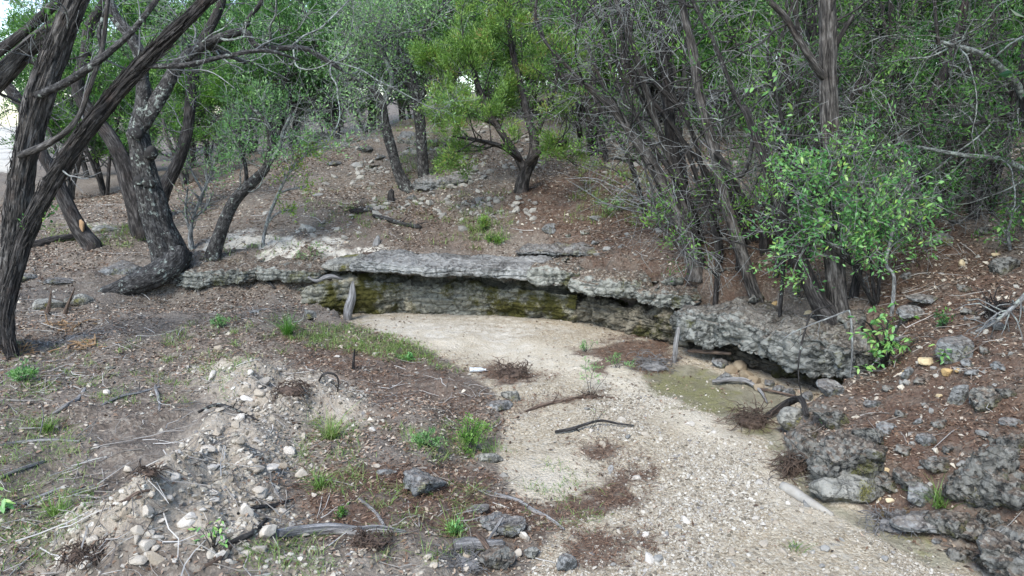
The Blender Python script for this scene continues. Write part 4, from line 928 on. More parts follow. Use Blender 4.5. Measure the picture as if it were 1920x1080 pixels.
# ------------------------------------------------------------------ trees
def stem3(path, Y0):
    """path of (px, py, width_px, dY) -> world points and radii"""
    p = np.array([q if len(q) == 4 else (*q, 0) for q in path], float)
    P = at_y(p[:, 0], p[:, 1], Y0 + p[:, 3])
    return P, p[:, 2] * pxm(P) / 2
class Tree:
    def __init__(s, name, label, cat='tree', group=None, base=None, Y=None, seed=1):
        """base: pixel of the foot on the ground; Y given instead when the foot is outside the picture"""
        s.P = g1(*base) if base else None
        s.Y = s.P[1] if Y is None else Y
        s.rng = np.random.default_rng(seed); s.seed = seed
        s.root = None; s.args = (name, label, cat, group); s.sk = []; s.k = 0
        if s.P is not None: s.open(s.P)
    def open(s, P):
        s.P = np.array(P, float); s.root = empty(s.args[0], s.P, *s.args[1:])
    def stem(s, path, mat, part='trunk', sides=14, rough=.12, ridge=.1, wob=0.0, label=None, foot=False, grow_from=True, flare=0.0, world=False):
        if world: Pw, R = np.array(path)[:, :3], np.array(path)[:, 3]
        else: Pw, R = stem3(path, s.Y)
        if foot:
            g = Pw[0].copy(); g[2] = min(g[2], H(g[0], g[1])) - .15
            Pw = np.vstack([g, Pw]); R = np.concatenate([[R[0] * (1 + flare)], R])
        C = catmull(np.hstack([Pw, R[:, None]]), max(.03, R.max() * .55))
        P, R = C[:, :3], np.maximum(C[:, 3], .002)
        L = np.concatenate([[0], np.cumsum(np.linalg.norm(np.diff(P, axis=0), axis=1))])
        if wob:
            q = np.stack([L * 1.9, L * 0 + s.seed + s.k, L * 0], -1)
            P = P + wob * np.stack([vnoise(q, s.seed), .5 * vnoise(q, s.seed + 1), .5 * vnoise(q, s.seed + 2)], -1) * sstep(0, .4, L)[:, None]
            R = R * (1 + .15 * vnoise(q * 2.1, s.seed + 3))
        if s.root is None: s.open(P[0])
        a = Acc(); a.tube(P, R, sides, rough, s.seed + s.k, ridge); s.k += 1
        o = link(part, a.mesh(part, mat, s.P, True), s.root)
        if label: o['label'] = label
        if grow_from: s.sk.append(resample(P, R, 16))
        return o
    def skel(s): return np.stack([q[0] for q in s.sk]), np.stack([q[1] for q in s.sk])
    def limbs(s, n, length, mat, ang=(35, 80), t0=.35, t1=1.0, rr=.5, trop=.06, wander=.2, sides=6, rmax=.04, keep=True, stems=None, K=8, rmin=.006, flat=.3):
        P, R = s.skel() if stems is None else (np.stack([s.sk[i][0] for i in stems]), np.stack([s.sk[i][1] for i in stems]))
        B, BR = grow(s.rng, P, R, n, length, ang, K, wander, trop, t0, t1, rr, rmin, rmax, flat)
        for k in range(n):
            a = Acc(); C = catmull(np.hstack([B[k], BR[k][:, None]]), .08); a.tube(C[:, :3], C[:, 3], sides, .1, s.seed + k)
            link('branch', a.mesh('branch', mat, s.P, True), s.root)
        s.last = (B, BR); return B, BR
    def twigs(s, src, n, length, mat, ang=(30, 75), levels=2, trop=0.0, wander=.22, per=3.2, rr=.5, t0=.15, name='twigs', rmin=.0045, rmax=.012, K=5, sides=3, shrink=.5):
        a = Acc(); P, R = src; tip = None
        for l in range(levels):
            P, R = grow(s.rng, P, R, n, length, ang, K, wander, trop, t0, 1, rr, rmin, rmax)
            a.tubes(P, R, sides); t0 = .1; tip = (P, R)
            n = int(n * per); length = (length[0] * shrink, length[1] * shrink); rmin *= .8; K = max(4, K - 1)
        o = link(name, a.mesh(name, mat, s.P), s.root); o['kind'] = 'stuff'
        return tip
    def foliage(s, tips, per, size, spread, mat, tint=(.1, .9), up=.5, ratio=.3, name='foliage', t0=.3, droop=0, clump=None):
        P, R = tips; m, K, _ = P.shape; n = m * per
        k = np.repeat(np.arange(m), per); t = s.rng.uniform(t0, 1, n) * (K - 1.001); q = t.astype(int); f = (t - q)[:, None]
        C = P[k, q] * (1 - f) + P[k, q + 1] * f
        off = s.rng.normal(0, 1, (n, 3)); C = C + off * spread
        D = nrm(nrm(P[k, -1] - P[k, 0]) * .7 + nrm(off) * .8 + [0, 0, up] + s.rng.normal(0, .3, (n, 3)))
        tt = np.repeat(s.rng.uniform(tint[0], tint[1], m), per) + s.rng.normal(0, .16, n)
        a = Acc(); l = s.rng.uniform(size * .6, size * 1.3, n)
        a.leaves(C, D, l, l * ratio * s.rng.uniform(.7, 1.3, n), np.clip(tt, 0, 1), s.rng, .15)
        o = link(name, a.mesh(name, mat, s.P), s.root); o['kind'] = 'stuff'; return o

JB, DB, OB, LB = MAT['juniper_bark'], MAT['dark_bark'], MAT['oak_bark'], MAT['lichen_bark']
DT, KT, MT = MAT['dead_twig'], MAT['dark_twig'], MAT['mid_twig']

# --- the shaggy double juniper at the edge
t = Tree('juniper_tree', 'big shaggy barked juniper with two crossing trunks leaning over the bank', base=(8, 655), seed=11)
t.stem([(4, 650, 28.7), (8, 580, 30.1), (24, 470, 36.6), (40, 345, 40.5), (62, 235, 43.2), (86, 150, 43.2), (116, 70, 39.2), (146, 0, 35.3), (178, -90, 31.4), (210, -220, 26.1)], JB, sides=56, rough=.16, ridge=.16, foot=True, flare=.4)
t.stem([(14, 600, 22.9, -.1), (36, 480, 26.7, -.12), (70, 395, 28.0, -.15), (105, 330, 28.0, -.2), (150, 262, 29.2, -.25), (195, 205, 29.2, -.3), (240, 150, 26.7, -.35), (292, 95, 24.2, -.4), (350, 38, 21.7, -.45), (405, -15, 19.7, -.5), (490, -95, 15.3, -.5)], DB, sides=48, rough=.16, ridge=.16, foot=True)
t.stem([(70, 180, 15, -.1), (127, 153, 14, -.35), (177, 120, 13, -.5), (213, 90, 12, -.5), (248, 58, 11, -.5), (293, 0, 10, -.5), (330, -60, 8, -.5)], OB, 'branch', 9)
t.stem([(38, 292, 13, -.2), (83, 273, 13, -.4), (123, 247, 11, -.5), (150, 213, 9, -.5), (162, 180, 9, -.5), (180, 130, 8, -.5), (192, 90, 8, -.5), (203, 0, 7, -.5)], JB, 'branch', 8)
t.stem([(262, 122, 11, -.4), (305, 124, 10, -.4), (360, 120, 9, -.4), (433, 103, 8, -.3), (500, 95, 7, -.2), (560, 112, 4, 0)], OB, 'branch', 8)
t.stem([(195, 100, 8, -.5), (186, 60, 7, -.5), (203, 0, 7, -.5), (210, -70, 6, -.5)], OB, 'branch', 7)
b = t.limbs(12, (.5, 1.3), DT, t0=.35, rmax=.012, ang=(40, 90), sides=5)
t.twigs(b, 60, (.2, .6), DT, levels=2, per=1.6, t0=.2)
# peeling bark strips
rg = np.random.default_rng(3); a = Acc()
for P_, R_ in t.sk[:2]:
    n = 320; q = rg.uniform(0, 14.9, n); k = q.astype(int); f = (q - k)[:, None]; C = P_[k] * (1 - f) + P_[k + 1] * f
    T_ = nrm(P_[k + 1] - P_[k]); d = rg.normal(size=(n, 3)); d[:, 1] = -np.abs(d[:, 1]); d = nrm(d - T_ * (d * T_).sum(1, keepdims=True))
    r_ = (R_[k] * 1.04)[:, None]; l = rg.uniform(.12, .45, n)[:, None]
    s_ = np.stack([C + d * r_ - T_ * l * .5, C + d * r_ * 1.03, C + d * (r_ * 1.02 + rg.uniform(.0, .05, (n, 1))) + T_ * l * .5 * np.sign(rg.normal(size=(n, 1)))], 1)
    a.tubes(s_, rg.uniform(.003, .013, n)[:, None] * np.array([1, .9, .3]), 4)
link('bark_strip', a.mesh('bark_strip', JB, t.P), t.root)['kind'] = 'stuff'
# leafy sprout on it
tp = grow(rg, *[np.array(x)[None] for x in resample(at_y(np.array([30, 60, 95.]), np.array([430, 420, 400.]), t.Y - .1), np.full(3, .006), 6)], 14, (.08, .22), (20, 80), 4, .2, .1, .2, 1)
t.foliage(tp, 7, .05, .03, MAT['leaf_shrub'], ratio=.55, up=.3)

t = Tree('juniper_tree', 'pale barked leaning juniper with a dark side limb at the top corner', Y=9.6, seed=12)
t.stem([(-330, 640, 43.2), (-190, 380, 38.9), (-70, 215, 36.0), (0, 146, 34.6), (58, 84, 30.2), (105, 48, 24.5), (170, -20, 20.2), (250, -120, 14.4)], JB, sides=20, rough=.15, ridge=.18, foot=True)
t.stem([(-90, 200, 19.2, -.1), (-50, 130, 19.2, -.2), (0, 95, 19.2, -.2), (60, 46, 17.6, -.2), (105, 5, 16.0, -.2), (150, -50, 12.8, -.2)], DB, 'branch', 10)
b = t.limbs(8, (.6, 1.4), DB, t0=.5, rmax=.02); tp = t.twigs(b, 60, (.3, .7), DT, levels=2, per=2.5)
t.foliage((tp[0][::3], tp[1][::3]), 20, .06, .08, MAT['leaf_juniper'], (.2, .9))

t = Tree('juniper_tree', 'leaning juniper with an orange broken wound near its foot', base=(172, 462), seed=13)
t.stem([(172, 460, 32), (150, 430, 27), (116, 362, 25), (97, 318, 24), (77, 283, 23), (47, 208, 22), (13, 160, 20), (-30, 110, 18), (-90, 40, 15)], DB, sides=14, rough=.14, ridge=.15, foot=True, flare=.3)
V, F = rock_shape(2, 5, 3, (.6, .9), .2); w = t.Y / FPX * 8; c = at_y(160., 423., t.Y) + [0, -w * 1.3, 0]
o = link('wound', make_mesh('wound', V * np.array([w * .7, w * .5, w * 1.6]) + c - t.P, [F], MAT['split_wood'], True), t.root); o['label'] = 'orange patch of torn bare wood'
b = t.limbs(8, (.5, 1.2), DT, t0=.3, rmax=.012); t.twigs(b, 50, (.2, .6), DT, per=2)

# --- the old oak with its fallen root
t = Tree('oak_tree', 'old dark oak with a knotted forked trunk and a thick root slumped over the ledge', Y=11.75, seed=14)
t.stem([(314, 472, 64), (299, 430, 54), (286, 390, 52.8), (277, 345, 41.4), (267, 295, 37.0), (259, 248, 37.0)], OB, sides=48, rough=.14, ridge=.14, foot=True, flare=.15)
t.stem([(258, 252, 34), (270, 195, 28), (267, 150, 24), (262, 105, 23), (241, 64, 22), (215, 30, 19), (200, -20, 16), (190, -90, 12)], OB, 'limb', 14, .15, .14)
t.stem([(262, 244, 30), (290, 200, 28), (312, 163, 24), (337, 120, 21), (380, 87, 18), (420, 68, 16), (460, 60, 14), (478, 84, 11), (520, 90, 10), (575, 92, 9), (640, 130, 7)], OB, 'limb', 14, .15, .14)
t.stem([(305, 180, 20, .1), (345, 110, 18, .1), (372, 85, 14, .1), (420, 100, 9, .2), (460, 118, 7, .3)], OB, 'limb', 10)
t.stem([(455, 62, 11, 0), (470, 30, 9, 0), (492, 0, 8, 0), (510, -60, 7, 0)], KT, 'limb', 8)
t.stem([(338, 466, 39.1, 0), (328, 488, 51.0, -.12), (300, 510, 45.9, -.3), (262, 528, 42.5, -.42), (220, 544, 35.7, -.5), (186, 556, 23.8, -.55), (165, 563, 11.9, -.55)], OB, 'root', 22, .16, .16, grow_from=False)
t.stem([(318, 466, 30, .1), (333, 472, 32, 0), (345, 470, 20, .05)], OB, 'root', 14, .2, .2, grow_from=False)
for x, y in [(255, 250), (284, 287), (262, 338), (280, 343)]:
    V, F = rock_shape(2, x, 2, (.7, .95), .25); w = 7 * t.Y / FPX
    link('knot', make_mesh('knot', V * w * 1.6 + at_y(float(x), float(y), t.Y - .13) - t.P, [F], OB, True), t.root)
b = t.limbs(16, (.8, 2.2), LB, t0=.4, rmax=.022, stems=[1, 2, 3, 4], wander=.3); tp = t.twigs(b, 130, (.3, .9), LB, levels=2, per=3, wander=.3)
t.foliage(tp, 5, .06, .06, MAT['leaf_oak'], (.2, .8))

t = Tree('juniper_tree', 'dark trunk leaning away behind the old oak with speckled bark', base=(262, 445), seed=15)
t.stem([(264, 447, 32), (258, 400, 34), (243, 345, 32), (230, 300, 27), (202, 252, 25), (163, 205, 24), (146, 160, 22), (160, 105, 20), (168, 50, 18), (197, 0, 16), (215, -70, 13)], DB, sides=18, rough=.14, ridge=.14, foot=True, flare=.2)
b = t.limbs(12, (.6, 1.8), DT, t0=.4, rmax=.016); tp = t.twigs(b, 90, (.3, .7), DT, per=2.5)
t.foliage(tp, 16, .065, .08, MAT['leaf_juniper'], (.2, 1))
t = Tree('juniper_tree', 'slim red brown juniper rising behind the old oak', base=(292, 412), seed=16)
t.stem([(294, 410, 28), (310, 355, 24), (337, 300, 22), (353, 235, 20), (360, 168, 20), (368, 100, 19), (403, 34, 17), (418, -10, 15), (430, -90, 11)], DB, sides=14, rough=.14, ridge=.14, foot=True, flare=.25)
b = t.limbs(14, (.5, 1.6), DT, t0=.25, rmax=.014); tp = t.twigs(b, 110, (.3, .8), DT, per=2.5)
t.foliage(tp, 14, .065, .08, MAT['leaf_juniper'], (.2, 1))

t = Tree('oak_tree', 'small dark oak leaning out over the low ledge with bluish green leaves', base=(398, 484), seed=17)
t.stem([(399, 484, 32), (413, 437, 25), (430, 393, 22), (450, 363, 20), (482, 333, 18), (500, 312, 15), (508, 270, 12), (500, 230, 10), (470, 200, 7)], OB, sides=14, rough=.12, ridge=.1, foot=True, flare=.4)
t.stem([(500, 312, 10), (520, 285, 9), (530, 250, 7), (545, 215, 5)], LB, 'limb', 8)
t.stem([(452, 362, 9), (462, 330, 8), (452, 280, 7), (430, 230, 5)], OB, 'limb', 8)
b = t.limbs(12, (.5, 1.2), LB, t0=.45, rmax=.014, trop=.1); tp = t.twigs(b, 90, (.25, .6), LB, per=2.6)
t.foliage((tp[0][::2], tp[1][::2]), 26, .052, .055, MAT['leaf_oak'], (.1, .7), ratio=.5)

# --- leafy saplings in front of the hillside
def sapling(label, base, paths, mat, nb, per, seed, leaf=.05, spread=.05, bl=(.15, .5), t0=.5, ratio=.5, cat='sapling', name='sapling', bark=DT, tint=(.2, .9), lv=1, group=None):
    t = Tree(name, label, cat, group, base, seed=seed)
    for k, p in enumerate(paths): t.stem(p, bark, 'stem', 6, .08, 0, foot=(k == 0))
    tp = t.twigs(t.skel(), nb, bl, bark, levels=lv, t0=t0, trop=.03, per=2.5)
    if per: t.foliage(tp, per, leaf, spread, mat, tint, ratio=ratio)
    return t
sapling('slender grey sapling with bright yellow green leaves before the hillside', (493, 462), [[(493, 462, 7), (500, 420, 7), (520, 367, 6), (545, 320, 5), (580, 285, 4), (612, 275, 3)], [(522, 362, 4), (545, 355, 4), (575, 350, 2)], [(500, 420, 4), (520, 400, 4), (550, 392, 2)]], MAT['leaf_bright'], 60, 14, 18, .055, .04, (.15, .45), .55, tint=(.6, .95))
sapling('thin nearly leafless sapling beside the old oak', (360, 468), [[(360, 470, 12), (357, 440, 9), (362, 410, 6), (376, 370, 5), (395, 330, 3)], [(358, 440, 6), (348, 400, 5), (352, 350, 3)], [(362, 410, 5), (385, 390, 4), (400, 360, 2)]], MAT['leaf_oak'], 70, 2, 19, .04, .05, (.15, .5), .3)
sapling('grey green sapling with small leaves between the oaks', (372, 395), [[(372, 395, 6, .2), (385, 350, 6, .2), (405, 300, 5, .2), (425, 245, 4, .2)], [(380, 360, 5, .2), (350, 300, 4, .2), (345, 265, 3, .2)]], MAT['leaf_oak'], 90, 12, 20, .05, .06, (.2, .6), .4)

# --- pair of small oaks on the hillside, with grey lichen twigs
t = Tree('oak_tree', 'small dark oak leaning on the hillside with bare grey lichen twigs', base=(760, 355), seed=21)
t.stem([(763, 355, 28), (746, 322, 21), (735, 282, 20), (722, 232, 18), (714, 187, 15), (692, 160, 12), (668, 148, 9), (630, 150, 6)], OB, sides=12, foot=True, flare=.5)
t.stem([(716, 195, 10), (735, 150, 9), (722, 110, 8), (706, 70, 7), (715, 30, 6)], LB, 'limb', 8)
b = t.limbs(22, (.7, 2.2), LB, t0=.5, rmax=.018, wander=.35, trop=.02); tp = t.twigs(b, 240, (.4, 1.0), LB, per=2.6, wander=.3)
t.foliage(tp, 5, .06, .08, MAT['leaf_oak'], (.3, .9), ratio=.45)
t = Tree('oak_tree', 'upright small oak behind the leaning one on the hillside with arching lichen limbs', base=(795, 335), seed=22)
t.stem([(795, 335, 22), (792, 290, 20), (788, 232, 19), (780, 182, 19), (771, 138, 16), (752, 100, 14), (722, 72, 11), (704, 86, 7)], OB, sides=12, foot=True, flare=.4)
t.stem([(785, 210, 12), (768, 160, 11), (735, 125, 9), (720, 90, 8), (740, 50, 7)], OB, 'limb', 8)
t.stem([(782, 190, 12), (800, 165, 10), (806, 130, 9), (795, 90, 8), (800, 45, 8), (830, 10, 7), (840, -40, 6)], OB, 'limb', 8)
t.stem([(826, 115, 9, .3), (818, 90, 8, .3), (795, 75, 7, .2), (760, 70, 6, .1)], OB, 'limb', 8)
b = t.limbs(26, (.8, 2.4), LB, t0=.5, rmax=.02, wander=.35, trop=.03); tp = t.twigs(b, 280, (.4, 1.1), LB, per=2.6, wander=.3)
t.foliage(tp, 8, .065, .1, MAT['leaf_oak'], (.4, 1), ratio=.45)

# --- bright juniper in the middle
t = Tree('juniper_tree', 'bushy bright yellow green juniper in the middle of the hillside', base=(980, 358), seed=23)
t.stem([(978, 358, 28), (984, 328, 25), (1000, 296, 22), (1002, 262, 18), (990, 220, 15), (975, 160, 13), (960, 90, 11), (950, 20, 9), (945, -60, 7)], DB, sides=12, foot=True, flare=.4)
t.stem([(984, 325, 18), (965, 285, 15), (930, 232, 13), (908, 190, 11), (890, 140, 9), (880, 90, 7)], DB, 'limb', 10)
t.stem([(930, 232, 10), (890, 215, 9), (850, 185, 8), (820, 150, 6)], DB, 'limb', 8)
t.stem([(990, 305, 13, -.2), (1020, 280, 12, -.5), (1060, 265, 9, -.8)], DB, 'limb', 8)
t.stem([(975, 300, 10, -.3), (940, 275, 9, -.8), (890, 262, 7, -1.2), (850, 255, 5, -1.4)], DB, 'limb', 8)
t.stem([(1000, 265, 10, .2), (1020, 220, 9, .3), (1040, 170, 8, .5), (1045, 110, 6, .6)], DB, 'limb', 8)
b = t.limbs(75, (.45, 1.2), KT, t0=.36, rmax=.014, trop=.13, flat=.1); tp = t.twigs(b, 260, (.2, .5), KT, per=2.4, levels=2, t0=.4)
t.foliage(tp, 80, .068, .06, MAT['leaf_bright'], (.1, .95), up=.7, ratio=.22)
t.twigs((b[0][:25], b[1][:25]), 120, (.2, .6), DT, per=2)

# --- the dark pair behind it
for lab, bx, by, s_ in [('thick dark double trunk standing at the hilltop beyond the bright juniper', 1078, 250, 24), ('thin dark trunk at the hilltop beside the thick double one', 1105, 252, 25), ('dark trunk behind the bright juniper foliage', 962, 225, 26)]:
    t = Tree('juniper_tree', lab, base=(bx, by), seed=s_)
    w = 30 if s_ == 24 else 16
    t.stem([(bx, by, w), (bx - 3, by - 50, w * .9), (bx + 4, by - 110, w * .7), (bx - 6, by - 180, w * .5), (bx, by - 260, w * .35)], DB, sides=12, foot=True, wob=.08)
    if s_ == 24: t.stem([(bx + 14, by, 22), (bx + 20, by - 60, 20), (bx + 12, by - 140, 14), (bx + 30, by - 230, 9)], DB, sides=10, foot=True)
    b = t.limbs(24, (.8, 2.4), DB, t0=.2, rmax=.03); tp = t.twigs(b, 160, (.4, 1.0), DT, per=2.4)
    t.foliage(tp, 30, .09, .12, MAT['leaf_juniper'], (.1, .9))

# --- leaning junipers by the shelf
t = Tree('juniper_tree', 'two stemmed juniper leaning over the needle slope with many bare twigs', base=(1302, 508), seed=31)
t.stem([(1303, 505, 34), (1290, 450, 28), (1266, 392, 26), (1238, 335, 22), (1190, 260, 17), (1155, 210, 14), (1105, 165, 11), (1060, 140, 7)], JB, sides=16, rough=.14, ridge=.16, foot=True, flare=.35)
t.stem([(1312, 500, 28, .15), (1290, 420, 26, .2), (1270, 330, 24, .3), (1256, 230, 22, .4), (1250, 120, 20, .5), (1240, 20, 18, .6), (1235, -80, 14, .7)], DB, sides=14, rough=.14, ridge=.16, foot=True)
t.stem([(1272, 340, 14, .2), (1230, 230, 12, 0), (1195, 110, 11, -.2), (1160, 20, 9, -.3), (1140, -50, 7, -.3)], JB, 'branch', 8)
b = t.limbs(34, (.7, 2.2), KT, t0=.15, rmax=.014, trop=-.01, wander=.22, ang=(40, 95)); tp = t.twigs(b, 260, (.3, .9), DT, per=2.2, wander=.28, trop=-.02)
tp2 = t.twigs((b[0][:8], b[1][:8]), 40, (.3, .7), KT, per=2, trop=.1); t.foliage(tp2, 14, .055, .06, MAT['leaf_juniper'], (.2, .9))
t = Tree('juniper_tree', 'slim juniper rooted on the slab with a long bare leaning stem', base=(1428, 598), seed=32)
t.stem([(1430, 596, 30), (1412, 545, 24), (1386, 462, 23), (1356, 362, 21), (1346, 310, 19), (1330, 250, 18), (1313, 183, 17), (1300, 100, 16), (1284, 30, 14), (1272, -50, 12)], JB, sides=16, rough=.14, ridge=.16, foot=True, flare=.4)
t.stem([(1440, 590, 13, .1), (1449, 545, 12, .15), (1459, 490, 12, .2), (1462, 420, 10, .3), (1480, 330, 9, .4), (1470, 240, 8, .4), (1452, 170, 7, .4), (1408, 95, 6, .4), (1412, 20, 5, .4)], KT, 'stem', 9, foot=True)
t.stem([(1340, 285, 10, -.1), (1390, 330, 8, -.2), (1412, 245, 8, -.2), (1380, 185, 8, -.2), (1345, 95, 8, -.2), (1298, 0, 7, -.2), (1280, -60, 6, -.2)], KT, 'branch', 7)
b = t.limbs(34, (.6, 1.9), KT, t0=.2, rmax=.012, trop=-.02, wander=.22, ang=(40, 95)); tp = t.twigs(b, 230, (.3, .8), DT, per=2.2, wander=.28, trop=-.02)
t.foliage((tp[0][::5], tp[1][::5]), 22, .055, .06, MAT['leaf_juniper'], (.3, .9))
t = Tree('juniper_tree', 'tall twin juniper with a straight grey trunk and a dark slanting stem on the slab', base=(1570, 640), seed=33)
t.stem([(1574, 634, 46.0), (1572, 590, 38.6), (1566, 520, 35.0), (1561, 430, 33.1), (1558, 330, 32.2), (1555, 210, 31.3), (1552, 100, 30.4), (1551, 0, 29.4), (1548, -100, 25.8), (1545, -220, 20.2)], JB, sides=44, rough=.12, ridge=.15, foot=True, flare=.35)
t.stem([(1558, 612, 38, -.1), (1530, 560, 30, -.1), (1505, 500, 27, -.1), (1480, 440, 24, -.05), (1452, 360, 20, 0), (1430, 290, 17, .1), (1395, 200, 13, .2)], DB, sides=16, rough=.14, ridge=.16, foot=True)
t.stem([(1590, 610, 24, .15), (1600, 560, 18, .2), (1612, 470, 14, .3), (1600, 380, 11, .4)], DB, 'stem', 10, foot=True)
t.stem([(1550, 150, 16, 0), (1533, 130, 14, -.05), (1497, 73, 13, -.1), (1473, 33, 12, -.15), (1437, -5, 10, -.2), (1400, -50, 8, -.2)], JB, 'branch', 9)
t.stem([(1562, 110, 12), (1572, 75, 10, -.05), (1600, 30, 9, -.1)], DB, 'branch', 8)
b = t.limbs(24, (.6, 1.8), KT, t0=.4, rmax=.013, trop=0, wander=.22, ang=(40, 95)); tp = t.twigs(b, 150, (.3, .8), DT, per=2.2, wander=.28)
t.foliage((tp[0][::3], tp[1][::3]), 24, .055, .06, MAT['leaf_juniper'], (.3, .9))
t = Tree('juniper_tree', 'dark juniper slanting up behind the straight grey trunk', Y=11.6, seed=34)
t.stem([(1440, 440, 34), (1500, 330, 30), (1545, 250, 27), (1580, 207, 26), (1615, 160, 24), (1653, 110, 22), (1682, 66, 20), (1725, 0, 17), (1770, -80, 13)], DB, sides=14, rough=.14, ridge=.14, foot=True)
t.stem([(1500, 330, 26, .1), (1515, 260, 25, .1), (1530, 190, 26, .1), (1520, 120, 22, .2), (1525, 0, 18, .3), (1530, -80, 12, .3)], DB, sides=12, rough=.14, ridge=.14)
b = t.limbs(24, (.6, 2.0), KT, t0=.25, rmax=.02, trop=0); tp = t.twigs(b, 160, (.3, .9), MT, per=2.3)
t.foliage((tp[0][::2], tp[1][::2]), 34, .06, .07, MAT['leaf_juniper'], (.1, .8))
t = Tree('juniper_tree', 'dark juniper with drooping lichen branches on the upper slope', Y=9.8, seed=35)
t.stem([(1735, 330, 24), (1733, 250, 22), (1742, 200, 21), (1762, 155, 20), (1780, 110, 18), (1800, 50, 15), (1815, -30, 12)], DB, sides=14, rough=.14, ridge=.14, foot=True)
b = t.limbs(24, (.6, 1.9), LB, t0=.15, rmax=.012, trop=-.09, wander=.25, ang=(50, 100)); tp = t.twigs(b, 260, (.25, .8), LB, per=2.4, trop=-.07, wander=.3)
t.foliage((tp[0][::3], tp[1][::3]), 30, .055, .06, MAT['leaf_dark'], (.2, .9))
t = Tree('juniper_tree', 'juniper at the edge of the upper slope with a lichen covered arching limb', Y=8.6, seed=36)
t.stem([(1990, 420, 40), (1960, 300, 36), (1935, 215, 32), (1920, 150, 28), (1935, 60, 24), (1950, -60, 18)], DB, sides=16, rough=.14, ridge=.14, foot=True)
t.stem([(1922, 188, 15), (1905, 155, 13, -.05), (1880, 130, 12, -.1), (1850, 106, 11, -.15), (1812, 92, 10, -.2), (1785, 85, 7, -.25), (1765, 78, 5, -.25)], LB, 'branch', 9)
t.stem([(1925, 240, 12), (1880, 215, 10, -.1), (1820, 235, 8, -.2), (1760, 225, 6, -.2)], KT, 'branch', 8)
t.stem([(1940, 330, 12), (1880, 300, 10, -.1), (1800, 290, 8, -.2), (1720, 275, 5, -.2)], LB, 'branch', 8)
b = t.limbs(30, (.5, 1.7), LB, t0=.1, rmax=.012, trop=-.05, wander=.25, ang=(50, 100)); tp = t.twigs(b, 260, (.25, .8), MT, per=2.4, trop=-.05, wander=.3)
t.foliage((tp[0][::3], tp[1][::3]), 30, .055, .06, MAT['leaf_dark'], (.2, .9))
# dead brush piles on the upper slope
for lab, x, y, Y, w, h, s_, m_ in [('heap of dead grey juniper branches on the upper slope', 1760, 390, 10.2, 330, 110, 37, DT), ('tangle of bare grey branches behind the slim junipers', 1350, 430, 12.2, 260, 200, 38, DT), ('bare twiggy brush on the hilltop beside the far junipers', 1150, 260, 18, 320, 110, 39, DT), ('grey thicket of bare branches beyond the small oaks', 600, 235, 19, 330, 120, 40, LB)]:
    P = at_y(float(x), float(y), Y); P[2] = H(P[0], P[1]); rg = np.random.default_rng(s_); n = 46
    s1 = Y / FPX
    st = P + np.stack([rg.uniform(-.5, .5, n) * w * s1, rg.uniform(-.6, .6, n), 0 * rg.random(n)], -1); st[:, 2] = H(st[:, 0], st[:, 1])
    D = nrm(np.stack([rg.normal(0, .8, n), rg.normal(0, .4, n), rg.uniform(.2, 1, n)], -1)); Q = [st]
    for k in range(6): D = nrm(D + rg.normal(0, .15, (n, 3)) + [0, 0, -.06]); Q.append(Q[-1] + D * (h * s1 * rg.uniform(.14, .26, n))[:, None])
    Q = np.stack(Q, 1); R = rg.uniform(.006, .014, n)[:, None] * np.linspace(1, .4, 7)
    o = empty('brush_pile', P, lab, 'dead branches'); a = Acc(); a.tubes(Q, R, 4); link('branches', a.mesh('branches', m_, P), o)['kind'] = 'stuff'
    a = Acc(); B, BR = grow(rg, Q, R, 420, (.25, .8), (30, 80), 6, .25, -.02, .15, 1, .5, .004, .008); a.tubes(B, BR); B, BR = grow(rg, B, BR, 700, (.1, .4), (30, 80), 4, .25, -.02, .15, 1, .5, .0035, .006); a.tubes(B, BR)
    link('twigs', a.mesh('twigs', m_, P), o)['kind'] = 'stuff'

# thickets of thin dark stems
for lab, (bx, by), n, s_, lean, w_ in [('cluster of thin dark leaning stems behind the slim juniper', (1375, 470), 8, 71, -1, 13), ('group of thin dark stems on the slope beside the rubble band', (1235, 405), 6, 72, -.8, 12), ('thin dark stems crowding behind the straight grey trunk', (1485, 450), 7, 73, .3, 14), ('dark crooked stems in the brush at the top of the upper slope', (1800, 400), 8, 74, .5, 15), ('dark slender stems beyond the rubble band', (1150, 300), 6, 75, -.4, 14), ('thin dark stems in the brush above the arching lichen limb', (1680, 380), 6, 76, .1, 13)]:
    t = Tree('juniper_tree', lab, base=(bx, by), seed=s_); rg = t.rng
    for k in range(n):
        x0 = bx + rg.uniform(-60, 60); l = lean * rg.uniform(60, 260) + rg.normal(0, 50); y0 = by + rg.uniform(-15, 15)
        t.stem([(x0, y0, w_ * rg.uniform(.6, 1.3), rg.uniform(-.5, .6)), (x0 + l * .15, y0 - 100, w_ * .8, 0), (x0 + l * .45 + rg.normal(0, 14), y0 - 220, w_ * .65, 0), (x0 + l * .8 + rg.normal(0, 20), y0 - 350, w_ * .5, 0), (x0 + l + rg.normal(0, 30), y0 - 500, w_ * .3, 0)], DB, 'stem', 8, .12, .1, foot=True)
    b = t.limbs(26, (.4, 1.6), KT, t0=.1, rmax=.013, trop=-.02, ang=(40, 95)); tp = t.twigs(b, 190, (.25, .8), MT, per=2.2, wander=.28, trop=-.02)
    t.foliage((tp[0][::4], tp[1][::4]), 26, .055, .06, MAT['leaf_juniper'], (.2, 1))

